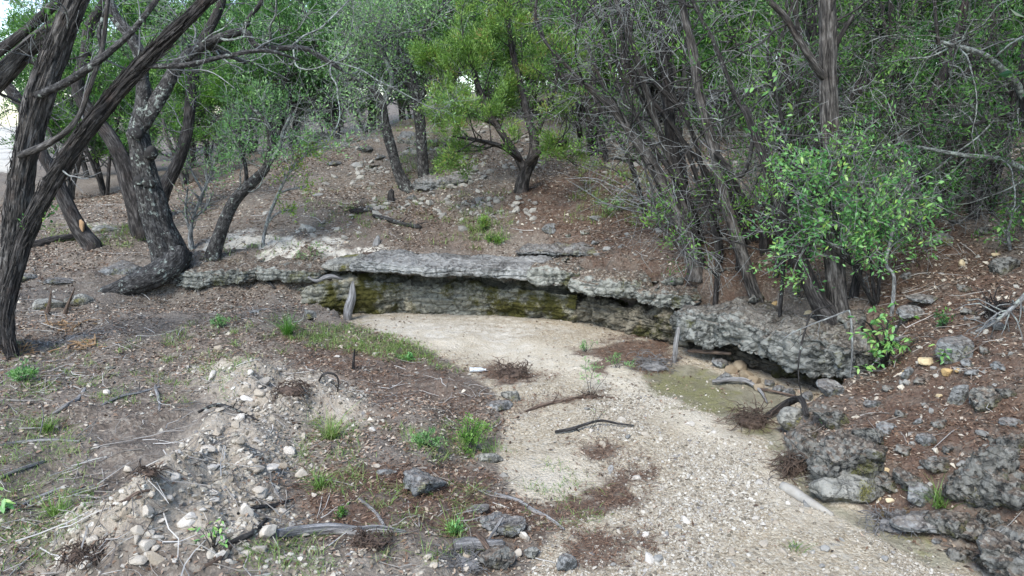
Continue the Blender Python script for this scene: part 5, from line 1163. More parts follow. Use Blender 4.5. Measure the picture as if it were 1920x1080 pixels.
# --- the leafy shrub on the slab: its large leaves are separate
def leaf_meshes(mat, n, seed):
    out = []
    rg = np.random.default_rng(seed)
    for k in range(n):
        c = rg.uniform(.05, .3); d = rg.uniform(-.15, .15)
        V = np.array([[0, 0, 0], [.3, .2, .08 * c + .03], [.35, 0, -.02], [.3, -.2, .08 * c + .03], [.7, .17 + d * .1, -.05 - c * .2], [.72, 0, -.08 - c * .2], [.7, -.17 + d * .1, -.05 - c * .2], [1.05, d * .2, -.12 - c * .4]])
        F3 = [(0, 2, 1), (0, 3, 2), (4, 5, 7), (5, 6, 7)]; F4 = [(1, 2, 5, 4), (2, 3, 6, 5)]
        out.append(make_mesh('leaf', V, [np.array(F4), np.array(F3)], mat, True, None, {'tint': np.full(8, rg.uniform(.2, .95))}))
    return out
def leafy(tr, tips, n, size, meshes, rng):
    P, R = tips; m, K, _ = P.shape
    idx = rng.permutation(m)
    for q in range(n):
        k = idx[int(q * m / n)]; t_ = rng.uniform(.4, 1) * (K - 1.001); i0 = int(t_)
        c = P[k, i0] + (P[k, i0 + 1] - P[k, i0]) * (t_ - i0)
        d = P[k, -1] - P[k, 0]; az = math.atan2(d[1], d[0]) + rng.normal(0, 1.1)
        s_ = size * rng.uniform(.7, 1.25)
        link('leaf', meshes[q % len(meshes)], tr.root, c - tr.P, (rng.normal(0, .5), rng.normal(.2, .45), az), (s_, s_, s_))
LS = leaf_meshes(MAT['leaf_shrub'], 14, 4)
t = Tree('leafy_shrub', 'broad leafy shrub with bright green leaves in front of the straight grey trunk', 'shrub', None, (1640, 575), seed=51)
for p in [[(1640, 575, 7), (1600, 500, 7, -.1), (1560, 420, 6, -.2), (1520, 340, 5, -.3), (1490, 310, 3, -.3)], [(1640, 575, 6), (1590, 470, 6, -.2), (1555, 370, 5, -.3), (1560, 290, 3, -.3)], [(1642, 575, 6), (1630, 480, 6, -.1), (1620, 390, 5, -.2), (1600, 310, 3, -.2)],
          [(1600, 500, 5, -.1), (1540, 450, 5, -.2), (1480, 410, 4, -.3), (1430, 380, 3, -.3)], [(1645, 575, 7), (1650, 500, 6), (1655, 420, 5), (1690, 360, 4), (1740, 370, 3)], [(1650, 500, 5), (1690, 440, 5), (1740, 410, 3)], [(1560, 420, 4, -.2), (1500, 470, 4, -.3), (1465, 490, 3, -.3)]]:
    t.stem(p, KT, 'stem', 6, .08, 0)
tp = t.twigs(t.skel(), 150, (.25, .75), DT, levels=2, t0=.3, per=2.4, trop=.03)
t.foliage(tp, 14, .055, .045, MAT['leaf_shrub'], (.05, .85), up=.1, ratio=.42)
leafy(t, tp, 290, .075, LS, t.rng)
t = Tree('leafy_bush', 'dense low green bush at the end of the thick slab', 'bush', None, (1655, 690), seed=52)
for p in [[(1655, 690, 6), (1650, 650, 5, -.1), (1635, 615, 4, -.15), (1620, 600, 3, -.2)], [(1660, 690, 6), (1672, 640, 5, -.1), (1690, 600, 4, -.1)], [(1657, 690, 5), (1660, 640, 5, -.15), (1665, 600, 3, -.2)], [(1655, 690, 4), (1625, 670, 4, -.2), (1605, 660, 3, -.25)], [(1662, 690, 4), (1700, 660, 4, -.1), (1720, 640, 3, -.1)]]:
    t.stem(p, KT, 'stem', 6, .08, 0)
tp = t.twigs(t.skel(), 60, (.1, .25), KT, levels=1, t0=.3)
leafy(t, tp, 240, .07, LS, t.rng)
t = Tree('sapling', 'thin grey sapling with yellow green leaves beside the leafy shrub', 'sapling', None, (1672, 592), seed=53)
t.stem([(1672, 592, 7), (1676, 520, 7), (1662, 495, 6), (1672, 440, 6), (1680, 390, 4), (1700, 350, 3)], DT, 'stem', 7, .08, 0, foot=True)
tp = t.twigs(t.skel(), 34, (.15, .4), DT, levels=1, t0=.5)
leafy(t, tp, 110, .075, LS, t.rng)
t = Tree('sapling', 'leafy sprig at the top edge of the steep slope', 'sapling', None, (1895, 470), seed=54)
t.stem([(1895, 470, 6), (1890, 440, 5), (1900, 400, 4), (1915, 380, 3)], DT, 'stem', 6, .08, 0, foot=True)
tp = t.twigs(t.skel(), 22, (.1, .3), DT, levels=1, t0=.3); leafy(t, tp, 50, .085, LS, t.rng)
t = Tree('sapling', 'thin juniper limbs with a few pale green leaves above the leafy shrub', 'sapling', None, Y=8.9, seed=55)
t.stem([(1470, 480, 7), (1462, 380, 7), (1475, 280, 6), (1455, 180, 6), (1440, 110, 5), (1445, 40, 4)], KT, 'stem', 6, .08, 0, foot=True)
tp = t.twigs(t.skel(), 40, (.2, .6), DT, levels=1, t0=.4); leafy(t, tp, 70, .09, LS, t.rng)

# --- the woods beyond: three kinds of tree, copied
def wood_tree(name, label, group, kind, seed, h):
    t = Tree(name, label, 'tree', group, Y=0, seed=seed); t.open((0, 0, 0)); rg = t.rng
    ns = 2 if kind != 'oak' else 1
    bark = {'juniper': JB, 'dark': DB, 'oak': OB}[kind]; leafm = MAT[{'juniper': 'leaf_juniper', 'dark': 'leaf_dark', 'oak': 'leaf_oak'}[kind]]
    for k in range(ns + 1):
        a_ = rg.uniform(0, 6.28); ln = rg.uniform(.1, .35) * h; x = np.linspace(0, 1, 7)
        path = np.stack([cos(a_) * ln * x ** 1.3 + rg.normal(0, .06, 7) * x * h * .4, sin(a_) * ln * x ** 1.3 + rg.normal(0, .06, 7) * x * h * .4, -.2 + h * .9 * x, (.11 if k == 0 else .07) * (1 - .8 * x)], -1)
        t.stem(path, bark, 'trunk', 8, .12, .1, world=True)
    P, R = t.skel()
    B, BR = grow(rg, P, R, 60, (h * .16, h * .4), (40, 85), 7, .22, .03 if kind != 'oak' else .05, .18, 1, .5, .01, .035, .2)
    a = Acc(); a.tubes(B, BR, 4); link('branches', a.mesh('branches', MT if kind != 'oak' else LB, t.P), t.root)['kind'] = 'stuff'
    up = B[:, 3, 2] > h * (.3 if kind != 'oak' else .28)
    tp = t.twigs((B, BR), 420, (h * .05, h * .14), MT if kind != 'oak' else LB, levels=1, t0=.1, name='twigs', rmin=.005)
    tp = grow(rg, B[up], BR[up], 330, (h * .03, h * .08), (20, 70), 5, .25, .03, .3, 1, .5, .004)
    t.foliage(tp, 64 if kind != 'oak' else 42, .1 if kind != 'oak' else .09, .1, leafm, (.05, .95), ratio=.34 if kind != 'oak' else .5)
    return t.root
def copy_tree(src, loc, rz, s, label=None):
    c = src.copy(); scene.collection.objects.link(c); c.location = loc; c.rotation_euler = (0, 0, rz); c.scale = (s, s, s)
    if label: c['label'] = label
    for ch in src.children:
        d = ch.copy(); d.parent = c; scene.collection.objects.link(d)
    return c
kinds = {}
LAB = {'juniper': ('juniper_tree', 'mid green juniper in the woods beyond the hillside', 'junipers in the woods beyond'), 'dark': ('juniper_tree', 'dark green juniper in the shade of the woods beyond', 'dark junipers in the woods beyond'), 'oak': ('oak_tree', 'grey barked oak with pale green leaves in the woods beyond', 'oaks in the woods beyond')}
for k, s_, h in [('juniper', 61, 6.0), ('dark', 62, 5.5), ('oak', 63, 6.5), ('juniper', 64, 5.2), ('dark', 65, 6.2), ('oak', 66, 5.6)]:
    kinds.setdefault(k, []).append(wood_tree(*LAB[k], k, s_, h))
W = []
LM = [(60, 'the shaggy double juniper'), (200, 'the wounded leaning juniper'), (310, 'the old oak'), (450, 'the oak over the low ledge'), (590, 'the grey sapling'), (700, 'the leaning hillside oak'), (800, 'the upright hillside oak'), (960, 'the bright juniper'), (1085, 'the dark double trunk'), (1200, 'the rubble band'), (1290, 'the two stemmed juniper'), (1400, 'the slim juniper'), (1555, 'the straight grey trunk'), (1650, 'the leafy shrub'), (1740, 'the drooping lichen juniper'), (1920, 'the arching lichen limb')]
SEEN = {}
def wood_label(k, x, Y):
    lm = min(LM, key=lambda m: abs(m[0] - x))[1]
    d = 'just behind' if Y < 17 else 'a little way beyond' if Y < 22.5 else 'well beyond' if Y < 25.5 else 'far beyond' if Y < 30 else 'farthest beyond'
    b = {'j': 'mid green juniper', 'd': 'dark green juniper', 'o': 'pale leaved oak'}[k]
    if x > 1940: lm = 'the edge of the upper slope'
    q = f'{b} in the woods {d} {lm}'
    if q in SEEN:
        two = sorted(LM, key=lambda m: abs(m[0] - x))[:2]
        q = f'{b} {d} {lm} towards {two[1][1]}'
    if q in SEEN: q = q.replace('a little way beyond', 'past').replace('well beyond', 'behind')
    if len(q.split()) > 16: q = q.replace('mid green ', '').replace('dark green ', 'dark ')
    SEEN[q] = 1
    return q
def row(xs, Y, ks, s):
    for x, k in zip(xs, ks): W.append((x, Y, k, s))
# pixel columns, distance, kind
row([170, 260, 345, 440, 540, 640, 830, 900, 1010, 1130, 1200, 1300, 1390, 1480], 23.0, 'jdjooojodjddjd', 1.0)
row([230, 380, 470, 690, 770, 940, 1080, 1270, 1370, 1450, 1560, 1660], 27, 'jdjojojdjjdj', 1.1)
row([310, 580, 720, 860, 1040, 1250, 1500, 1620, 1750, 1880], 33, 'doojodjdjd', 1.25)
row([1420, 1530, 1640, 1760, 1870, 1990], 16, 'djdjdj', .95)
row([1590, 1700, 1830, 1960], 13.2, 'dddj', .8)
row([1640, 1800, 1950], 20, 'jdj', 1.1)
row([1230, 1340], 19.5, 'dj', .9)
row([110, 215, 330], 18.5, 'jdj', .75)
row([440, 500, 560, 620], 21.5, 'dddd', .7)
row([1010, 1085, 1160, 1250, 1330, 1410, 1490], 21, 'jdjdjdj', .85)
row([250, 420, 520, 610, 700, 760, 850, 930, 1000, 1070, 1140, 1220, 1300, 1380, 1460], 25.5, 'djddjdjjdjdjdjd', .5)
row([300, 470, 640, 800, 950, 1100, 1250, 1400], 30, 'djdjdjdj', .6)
row([2220], 10.5, 'j', 1.0)
W += [(3250, 5.6, 'd', 1.3), (3900, 3.4, 'd', 1.4)]  # unseen junipers outside the frame, added to shade the steep bank
rg = np.random.default_rng(77); cnt = {'j': 0, 'd': 0, 'o': 0}; used = set()
for x, Y, k, s in W:
    Yq = Y + rg.uniform(-1.2, 1.2) * (Y > 15); xq = x + rg.uniform(-25, 25)
    X = (xq - 960) / FPX * Yq
    src = kinds[{'j': 'juniper', 'd': 'dark', 'o': 'oak'}[k]][cnt[k] % 2]; cnt[k] += 1
    loc = (X, Yq, float(H(X, Yq)) - .1); sc = s * rg.uniform(.85, 1.15); rz = rg.uniform(0, 6.28)
    if src.name not in used:
        used.add(src.name); src.location = loc; src.rotation_euler = (0, 0, rz); src.scale = (sc, sc, sc); src['label'] = wood_label(k, x, Y)
    else: copy_tree(src, loc, rz, sc, wood_label(k, x, Y))
# ------------------------------------------------------------------ single sticks, logs, roots, snags
def stick(label, pts, mat, name='stick', cat='stick', group=None, sides=8, rough=.12, seed=0, lift=None, branches=0, bl=(.08, .3), straight_ground=True, parts=None):
    """pts: (px, py, width_px, height above the ground in metres)"""
    p = np.array(pts, float); P = G(p[:, 0], p[:, 1])
    if not straight_ground: pass
    R = p[:, 2] * pxm(P) / 2
    # a point lifted above the ground is seen higher up, so move it nearer along its own line of sight's footprint
    P[:, 2] += R * .6 + (p[:, 3] if p.shape[1] > 3 else 0)
    C = catmull(np.hstack([P, R[:, None]]), max(.02, R.max() * .8))
    o = C[len(C) // 2, :3].copy(); a = Acc()
    a.tube(C[:, :3], C[:, 3], sides, rough, seed, rough * .7)
    if branches:
        q, rr = resample(C[:, :3], C[:, 3], 8); rg = np.random.default_rng(seed + 5)
        B, BR = grow(rg, q[None], rr[None], branches, bl, (30, 80), 5, .2, .05, .1, 1, .5, .003)
        a.tubes(B, BR, 4)
    return tag(link(name, a.mesh(name, mat, o, True), None, o), label, cat, group)
def stick_y(label, pts, mat, name='stick', cat='stick', group=None, sides=8, rough=.12, seed=0, branches=0, bl=(.08, .3), ang=(30, 80), trop=.05):
    """pts: (px, py, Y, width_px): a stick that stands or hangs free"""
    p = np.array(pts, float); P = at_y(p[:, 0], p[:, 1], p[:, 2]); R = p[:, 3] * pxm(P) / 2
    C = catmull(np.hstack([P, R[:, None]]), max(.02, R.max() * .8)); o = C[0, :3].copy(); a = Acc()
    a.tube(C[:, :3], C[:, 3], sides, rough, seed, rough * .7)
    if branches:
        q, rr = resample(C[:, :3], C[:, 3], 8); rg = np.random.default_rng(seed + 5)
        B, BR = grow(rg, q[None], rr[None], branches, bl, ang, 5, .2, trop, .1, 1, .5, .003)
        a.tubes(B, BR, 4)
    return tag(link(name, a.mesh(name, mat, o, True), None, o), label, cat, group)

ys = g1(655, 600)[1]
stick_y('bleached grey snag trunk propped against the pale layered face', [(651, 606, ys, 13), (653, 582, ys - .02, 17), (659, 562, ys - .02, 16), (661, 548, ys, 12), (661, 536, ys + .02, 8), (662, 528, ys + .05, 3)], MAT['grey_wood'], 'snag', 'snag', None, 12, .2, 3)
stick_y('twisted grey root curling over the low ledge beside the snag', [(578, 520, 11.35, 5), (594, 527, 11.3, 6), (610, 520, 11.25, 9), (624, 518, 11.24, 8), (634, 521, 11.26, 5), (642, 524, 11.32, 2)], MAT['grey_wood'], 'root', 'root', None, 10, .2, 4)
ys = g1(1267, 680)[1]
stick_y('short grey post like stick standing under the ledge gap', [(1264, 686, ys, 7), (1266, 662, ys, 9), (1268, 640, ys + .02, 9), (1273, 614, ys + .05, 6)], MAT['grey_wood'], 'stick', 'stick', None, 10, .15, 5)
stick('black curved branch lying across the gravel', [(1040, 816, 5.0, .02), (1072, 812, 6.8, .03), (1105, 802, 5.6, .05), (1130, 799, 5.0, .05), (1160, 801, 4.3, .03), (1188, 803, 3.1, .02)], MAT['dark_twig'], 'fallen_branch', 'branch', None, 8, .15, 6, branches=4, bl=(.05, .15))
stick('long dark driftwood strip across the pale sand', [(985, 772, 3.5), (1010, 764, 6.3), (1040, 757, 6.3), (1075, 748, 5.6), (1110, 744, 4.9), (1160, 747, 2.8)], MAT['brown_wood'], 'fallen_branch', 'branch', None, 7, .2, 7, branches=5, bl=(.05, .2))
stick('long curved grey stick pointing at the gravel from the low bank', [(905, 922, 5), (935, 930, 7), (970, 940, 8), (1000, 957, 8), (1030, 972, 7), (1058, 993, 5)], MAT['grey_wood'], 'stick', 'stick', None, 8, .12, 8)
stick('straight grey stick lying on brown needles', [(672, 934, 6), (690, 950, 7), (706, 966, 7), (720, 985, 8)], MAT['grey_wood'], 'stick', 'stick', None, 8, .12, 9)
stick('long weathered log half buried near the bottom edge', [(520, 1008, 14), (560, 1002, 20), (620, 1001, 20), (670, 1000, 18), (710, 998, 18), (760, 1000, 10)], MAT['grey_wood'], 'log', 'log', None, 12, .25, 10)
stick('short grey log with a knot hole beside the white stones', [(852, 1036, 20, .03), (880, 1034, 24, .03), (912, 1032, 20, .03), (942, 1030, 14, .03)], MAT['grey_wood'], 'log', 'log', None, 12, .2, 11)
stick('stout splintered stick leaning over the short log', [(893, 1028, 8, .1), (905, 1036, 11, .08), (918, 1044, 10, .04)], MAT['brown_wood'], 'stick', 'stick', None, 8, .2, 12)
stick('thin bent twig sticking up behind the short log', [(915, 1028, 5, .05), (928, 1015, 6, .08), (943, 1002, 4, .12)], MAT['grey_wood'], 'stick', 'stick', None, 6, .2, 13)
stick('black charred stick on the rubble heap', [(425, 1024, 6), (450, 1015, 11), (475, 998, 10), (500, 978, 6)], MAT['dark_twig'], 'stick', 'stick', None, 8, .15, 14)
stick('tan stick below the black charred one', [(385, 1064, 6), (410, 1050, 8), (432, 1034, 8), (448, 1020, 6)], MAT['brown_wood'], 'stick', 'stick', None, 8, .15, 15)
stick('brown branch lying on the upper rubble heap', [(212, 950, 5), (235, 940, 8), (260, 930, 8), (280, 925, 5)], MAT['brown_wood'], 'stick', 'stick', None, 8, .15, 16)
stick('dark stick crossing the white stones of the heap', [(445, 962, 5), (480, 956, 8), (515, 948, 9), (550, 938, 6)], MAT['dark_twig'], 'stick', 'stick', None, 8, .15, 17)
stick('forked grey branch at the top of the rubble heap', [(372, 775, 5), (405, 763, 7), (440, 772, 7), (485, 790, 4)], MAT['dark_twig'], 'fallen_branch', 'branch', None, 8, .15, 18, branches=6, bl=(.1, .3))
stick('long pale stick on the twiggy bank', [(98, 777, 5), (125, 765, 8), (145, 750, 8), (160, 730, 5)], MAT['grey_wood'], 'stick', 'stick', None, 8, .12, 19)
stick('upright pale twig standing in the twiggy bank', [(300, 772, 5), (298, 750, 6), (293, 735, 5), (291, 722, 4)], MAT['grey_wood'], 'stick', 'stick', None, 8, .12, 20)
stick('grey branch lying in the near grass', [(0, 838, 6), (40, 829, 8), (90, 828, 8), (150, 830, 5)], MAT['grey_wood'], 'fallen_branch', 'branch', None, 8, .12, 21, branches=10, bl=(.1, .45))
stick('straight stick beyond the near grass', [(0, 896, 5), (40, 884, 7), (85, 868, 6)], MAT['grey_wood'], 'stick', 'stick', None, 8, .12, 22)
stick('slanting grey stick below the near grass', [(40, 950, 6), (70, 935, 8), (120, 915, 6)], MAT['grey_wood'], 'stick', 'stick', None, 8, .12, 23)
stick('thin grey branch fanning over the leafy bank', [(190, 760, 4), (225, 745, 6), (262, 738, 5), (300, 728, 4)], MAT['grey_wood'], 'fallen_branch', 'branch', None, 8, .12, 24, branches=9, bl=(.1, .4))
stick('black dead branch on the hillside by the dug hole', [(700, 407, 6), (725, 412, 8), (755, 422, 8), (788, 428, 8)], MAT['dark_twig'], 'fallen_branch', 'branch', None, 8, .15, 25, branches=3, bl=(.1, .3))
stick('dark branch lying on the low ledge near the grey root', [(472, 503, 6), (490, 520, 8), (505, 533, 8), (516, 542, 5)], MAT['dark_twig'], 'stick', 'stick', None, 8, .15, 26)
stick('dark log on the ground beyond the shaggy trunks', [(52, 464, 12), (85, 458, 14), (120, 452, 14), (150, 447, 14)], MAT['dark_bark'], 'log', 'log', None, 10, .15, 27)
stick('grey crooked branch in the green mud before the hollow', [(1335, 722, 6.8, .03), (1365, 722, 9.0, .05), (1395, 722, 9.0, .05), (1415, 730, 7.5, .03), (1428, 742, 6.0, .02), (1438, 758, 3.8, .01)], MAT['grey_wood'], 'fallen_branch', 'branch', None, 8, .2, 28, branches=3, bl=(.05, .2))
stick('thin dark stick in the mouth of the hollow', [(1425, 733, 5, .02), (1460, 741, 5, .02), (1500, 750, 4, .02)], MAT['brown_wood'], 'stick', 'stick', None, 6, .2, 29)
stick_y('flat dark plank like branch wedged in the mouth of the hollow', [(1290, 658, 9.25, 6), (1330, 660, 9.0, 9), (1370, 663, 8.9, 6)], MAT['brown_wood'], 'stick', 'stick', None, 6, .2, 30)
stick('arched black root reaching from the rough boulder to the mud', [(1432, 790, 8.0, .02), (1455, 782, 12.8, .06), (1482, 776, 14.4, .12), (1500, 778, 12.8, .14), (1512, 790, 9.6, .06)], MAT['dark_bark'], 'root', 'root', None, 10, .2, 31)
stick('pale worn driftwood log along the puddle edge', [(1465, 916, 18, .0), (1485, 926, 24, .0), (1505, 940, 20, .0), (1530, 953, 16, .0), (1560, 966, 9, -.01)], MAT['driftwood'], 'log', 'log', None, 12, .12, 32)
yy = 7.4
stick_y('pale hanging dead branch in front of the twin juniper foot', [(1592, 581, yy, 2.8), (1596, 600, yy - .05, 4.2), (1598, 640, yy - .1, 4.2), (1597, 680, yy - .12, 2.8), (1594, 712, yy - .12, 2.1)], MAT['dead_twig'], 'hanging_branch', 'branch', None, 6, .1, 33, 4, (.05, .2))
stick_y('pale crooked branch hanging beside the leafy bush', [(1680, 610, 7.3, 4.2), (1676, 632, 7.25, 4.9), (1668, 660, 7.2, 4.9), (1660, 685, 7.15, 3.5), (1668, 714, 7.1, 2.1)], MAT['dead_twig'], 'hanging_branch', 'branch', None, 6, .1, 34, 5, (.05, .25))
stick_y('long pale dead branch leaning over the steep slope', [(1935, 540, 6.3, 10), (1900, 575, 6.3, 9), (1862, 605, 6.3, 8), (1830, 622, 6.3, 5)], MAT['dead_twig'], 'fallen_branch', 'branch', None, 7, .1, 35, 16, (.15, .5), (40, 90), -.25)
stick_y('thin dark branch drooping over the thick slab', [(1560, 572, 7.7, 2.4), (1525, 585, 7.55, 3.6), (1512, 612, 7.5, 3.6), (1500, 660, 7.4, 3.6), (1497, 700, 7.4, 2.4), (1504, 752, 7.4, 1.8)], MAT['dark_twig'], 'hanging_branch', 'branch', None, 6, .1, 36, 8, (.08, .3))
stick_y('grey twiggy branch lying over the slab in front of the twin junipers', [(1590, 582, 7.6, 3.6), (1565, 592, 7.5, 3.6), (1530, 605, 7.5, 3.0), (1490, 622, 7.5, 2.4), (1460, 640, 7.6, 1.8)], MAT['dead_twig'], 'fallen_branch', 'branch', None, 6, .1, 37, 8, (.08, .3))

def bundle(label, px, py, wpx, hpx, n, mat, seed, name='root_clump', cat='root clump', up=.6, lean=0):
    P = g1(px, py); s = pxm(P); rg = np.random.default_rng(seed)
    w, h = wpx * s, hpx * s; K = 6
    st = P + np.stack([rg.uniform(-.4, .4, n) * w, rg.uniform(-.3, .3, n) * w, rg.uniform(0, .5, n) * h], -1)
    D = nrm(rg.normal(size=(n, 3)) * [1, .8, .3] + [lean, 0, up * .45]); out = [st]
    for k in range(K - 1):
        D = nrm(D + rg.normal(0, .5, (n, 3)) + [0, 0, -.22]); out.append(out[-1] + D * (h * rg.uniform(.08, .26, n))[:, None])
    a = Acc(); Q = np.stack(out, 1)
    Q[..., 2] = np.maximum(Q[..., 2], H(Q[..., 0].ravel(), Q[..., 1].ravel()).reshape(n, K) + .004)
    a.tubes(Q, rg.uniform(.002, .007, n)[:, None] * np.linspace(1, .4, K), 4)
    V, F = rock_shape(3, seed, 3, (.6, .9), .3); a.add(V * np.array([w * .3, w * .24, h * .2]) + P + [0, 0, h * .08], None, F)
    return tag(link(name, a.mesh(name, mat, P), None, P), label, cat)
bundle('tangled brown root clump at the edge of the green mud', 1405, 795, 75, 65, 120, MAT['brown_wood'], 41)
bundle('dark matted roots washed against the big rough boulder', 1490, 885, 60, 70, 130, MAT['brown_wood'], 42, lean=-.4)
bundle('splayed grey root fan pointing into the puddle', 1670, 985, 90, 50, 90, MAT['grey_wood'], 43, lean=-.8, up=.1)
bundle('heap of flood brush and roots on the sandy creek edge', 960, 705, 75, 40, 120, MAT['brown_wood'], 44)
bundle('loose grey roots heaped beside the short standing stick', 1225, 690, 80, 40, 110, MAT['grey_wood'], 45)
bundle('shaggy dark root ball hanging on the steep slope', 1865, 590, 36, 60, 90, MAT['dark_bark'], 46)
bundle('dark roots in the dug pit of the heap', 545, 735, 70, 40, 90, MAT['brown_wood'], 47)
bundle('dark matted roots at the corner of the rubble heap', 160, 1050, 90, 30, 140, MAT['brown_wood'], 48)
bundle('small root tangle on top of the heap by the black stick', 278, 888, 50, 25, 60, MAT['brown_wood'], 49)
bundle('brown brush caught above the pale lip slab', 705, 478, 80, 18, 90, MAT['brown_wood'], 50)
bundle('roots and brush piled in front of the grey wall lip', 690, 518, 70, 24, 80, MAT['brown_wood'], 51)
bundle('dark matted twigs under the long weathered log', 700, 1018, 90, 24, 130, MAT['brown_wood'], 52)
bundle('dark earth clod with roots in the hillside hole', 672, 398, 56, 30, 60, MAT['dark_bark'], 53)
bundle('grey splinter pile between the short log and the white stones', 870, 1058, 110, 30, 150, MAT['grey_wood'], 54)
bundle('brown debris heap on the pale sand by the thin stem', 1105, 745, 40, 18, 60, MAT['brown_wood'], 55)
def splinters(label, px, py, wpx, hpx, n, mat, seed, name, cat):
    P = g1(px, py); s = pxm(P); rg = np.random.default_rng(seed); K = 3
    a = Acc(); st = P + np.stack([rg.normal(0, .22, n) * wpx * s, rg.normal(0, .15, n) * wpx * s, 0 * np.zeros(n)], -1); st[:, 2] = H(st[:, 0], st[:, 1]) + .01
    D = nrm(np.stack([rg.normal(0, 1, n), rg.normal(0, .7, n), np.abs(rg.normal(0, .35, n))], -1)); l = rg.uniform(.5, 1.3, n) * hpx * s
    Q = st[:, None] + D[:, None] * (np.linspace(0, 1, K) * l[:, None])[..., None]
    o = empty(name, P, label, cat); R = rg.uniform(.006, .014, n)[:, None] * np.array([1, .9, .3])
    for k in range(n):
        a = Acc(); a.tube(Q[k], R[k], 5, .2, seed + k); link('splinter', a.mesh('splinter', mat, P), o)
    return o
splinters('orange splintered cedar wood at the foot of the shaggy trunks', 35, 655, 75, 30, 26, MAT['split_wood'], 61, 'splinter_pile', 'wood splinters')
splinters('tan splintered wood lying on the leafy bank', 165, 648, 70, 26, 24, MAT['split_wood'], 62, 'splinter_pile', 'wood splinters')
splinters('pale split chips strewn by the red broken stump', 110, 612, 120, 22, 26, MAT['split_wood'], 63, 'splinter_pile', 'wood splinters')
ys = g1(92, 590)[1]
stick_y('thin red broken stump spike among split chips', [(87, 594, ys, 10), (92, 574, ys, 6), (96, 546, ys, 2)], MAT['brown_wood'], 'stump', 'stump', None, 8, .3, 64)
stick_y('taller forked red stump spike among split chips', [(120, 598, ys - .1, 9), (127, 572, ys - .1, 6), (140, 540, ys - .1, 2)], MAT['brown_wood'], 'stump', 'stump', None, 8, .3, 65, 3, (.1, .2))
ys = g1(708, 458)[1]
stick_y('small grey weathered stump above the long cap', [(705, 462, ys, 14.4), (707, 450, ys, 10.4), (709, 443, ys, 6.0)], MAT['grey_wood'], 'stump', 'stump', None, 14, .55, 66)
ys = g1(733, 378)[1]
stick_y('short dark stump on the hillside below the small leaning oak', [(733, 380, ys, 13), (733, 368, ys, 12), (734, 358, ys, 10)], MAT['dark_bark'], 'stump', 'stump', None, 9, .2, 67)
ys = g1(620, 735)[1]
stick_y('thin dark bent root rising from the dug pit', [(632, 742, ys, 2.4), (634, 712, ys, 3.6), (622, 700, ys, 4.2), (606, 702, ys, 4.2), (598, 715, ys, 3.0)], MAT['dark_twig'], 'root', 'root', None, 7, .15, 68, 6, (.05, .2))
stick_y('tiny upright black stub near the pit', [(662, 690, g1(662, 692)[1], 6), (663, 675, g1(662, 692)[1], 5), (665, 655, g1(662, 692)[1], 3)], MAT['dark_twig'], 'stump', 'stub', None, 7, .15, 69, 3, (.05, .15))

# clear plastic bottle washed into the gravel edge
def lathe(prof, n=20):
    a = np.arange(n) * 2 * pi / n; V = np.array([[z, r * cos(t), r * sin(t)] for z, r in prof for t in a])
    i = np.arange(len(prof) - 1)[:, None] * n; j = np.arange(n)[None]; j2 = (j + 1) % n
    return V, np.stack([i + j, i + n + j, i + n + j2, i + j2], -1).reshape(-1, 4)
pl = NT('clear_plastic'); pl.b.inputs['Base Color'].default_value = (.85, .9, .92, 1); pl.b.inputs['Roughness'].default_value = .15; pl.b.inputs['Transmission Weight'].default_value = .6; pl.b.inputs['IOR'].default_value = 1.2
cp = NT('white_cap'); cp.b.inputs['Base Color'].default_value = (.8, .82, .84, 1); cp.b.inputs['Roughness'].default_value = .4
P = g1(895, 697); 
bt = empty('plastic_bottle', P, 'crushed clear plastic bottle lying at the gravel edge beside the brush heap', 'bottle'); bt.rotation_euler = (0, .05, .12)
V, F = lathe([(-.1, 0.001), (-.1, .028), (-.09, .032), (-.06, .031), (-.05, .029), (-.04, .031), (0, .031), (.01, .029), (.02, .031), (.05, .03), (.08, .014), (.095, .012)]); V = V + [0, 0, .03]
link('body', make_mesh('body', V, [F], pl.m, True), bt)
V, F = lathe([(.093, .0145), (.11, .0145), (.111, .001)]); link('cap', make_mesh('cap', V + [0, 0, .03], [F], cp.m, True), bt)
# ------------------------------------------------------------------ grass and low plants
def tuft_mesh(acc, rng, C, n, L, W, tint=(0, 1), splay=.6, droop=.5, spread=.05):
    a = rng.uniform(0, 6.28, n); d = np.stack([np.cos(a), np.sin(a), 0 * a], -1)
    l = rng.uniform(L[0], L[1], n); s = rng.uniform(.1, splay, n) ** 1.0; l = l * rng.uniform(.5, 1.2, n); K = 4
    t = np.linspace(0, 1, K)
    C = C + np.concatenate([rng.normal(0, spread, (n, 2)), np.zeros((n, 1))], 1)[:, None] if np.ndim(C) == 1 else C
    P = C + d[:, None] * (l[:, None] * (s[:, None] * t + droop * s[:, None] * t ** 2))[..., None]
    P[..., 2] += l[:, None] * (t * (1 - .45 * droop * t * s[:, None] * 1.4))
    P = P + rng.normal(0, .02, (n, 1, 3)) * [1, 1, 0]
    side = np.stack([-d[:, 1], d[:, 0], 0 * a], -1)[:, None] * (np.array([1, .9, .6, .1]) * W)[None, :, None]
    V = np.stack([P - side, P + side], 2).reshape(-1, 3)
    base = np.arange(n)[:, None] * K * 2 + np.arange(K - 1)[None] * 2
    F = np.stack([base, base + 1, base + 3, base + 2], -1).reshape(-1, 4)
    acc.add(V, F, None, None, np.repeat(rng.uniform(tint[0], tint[1], n), K * 2))
r = np.random.default_rng(9)
a = Acc()
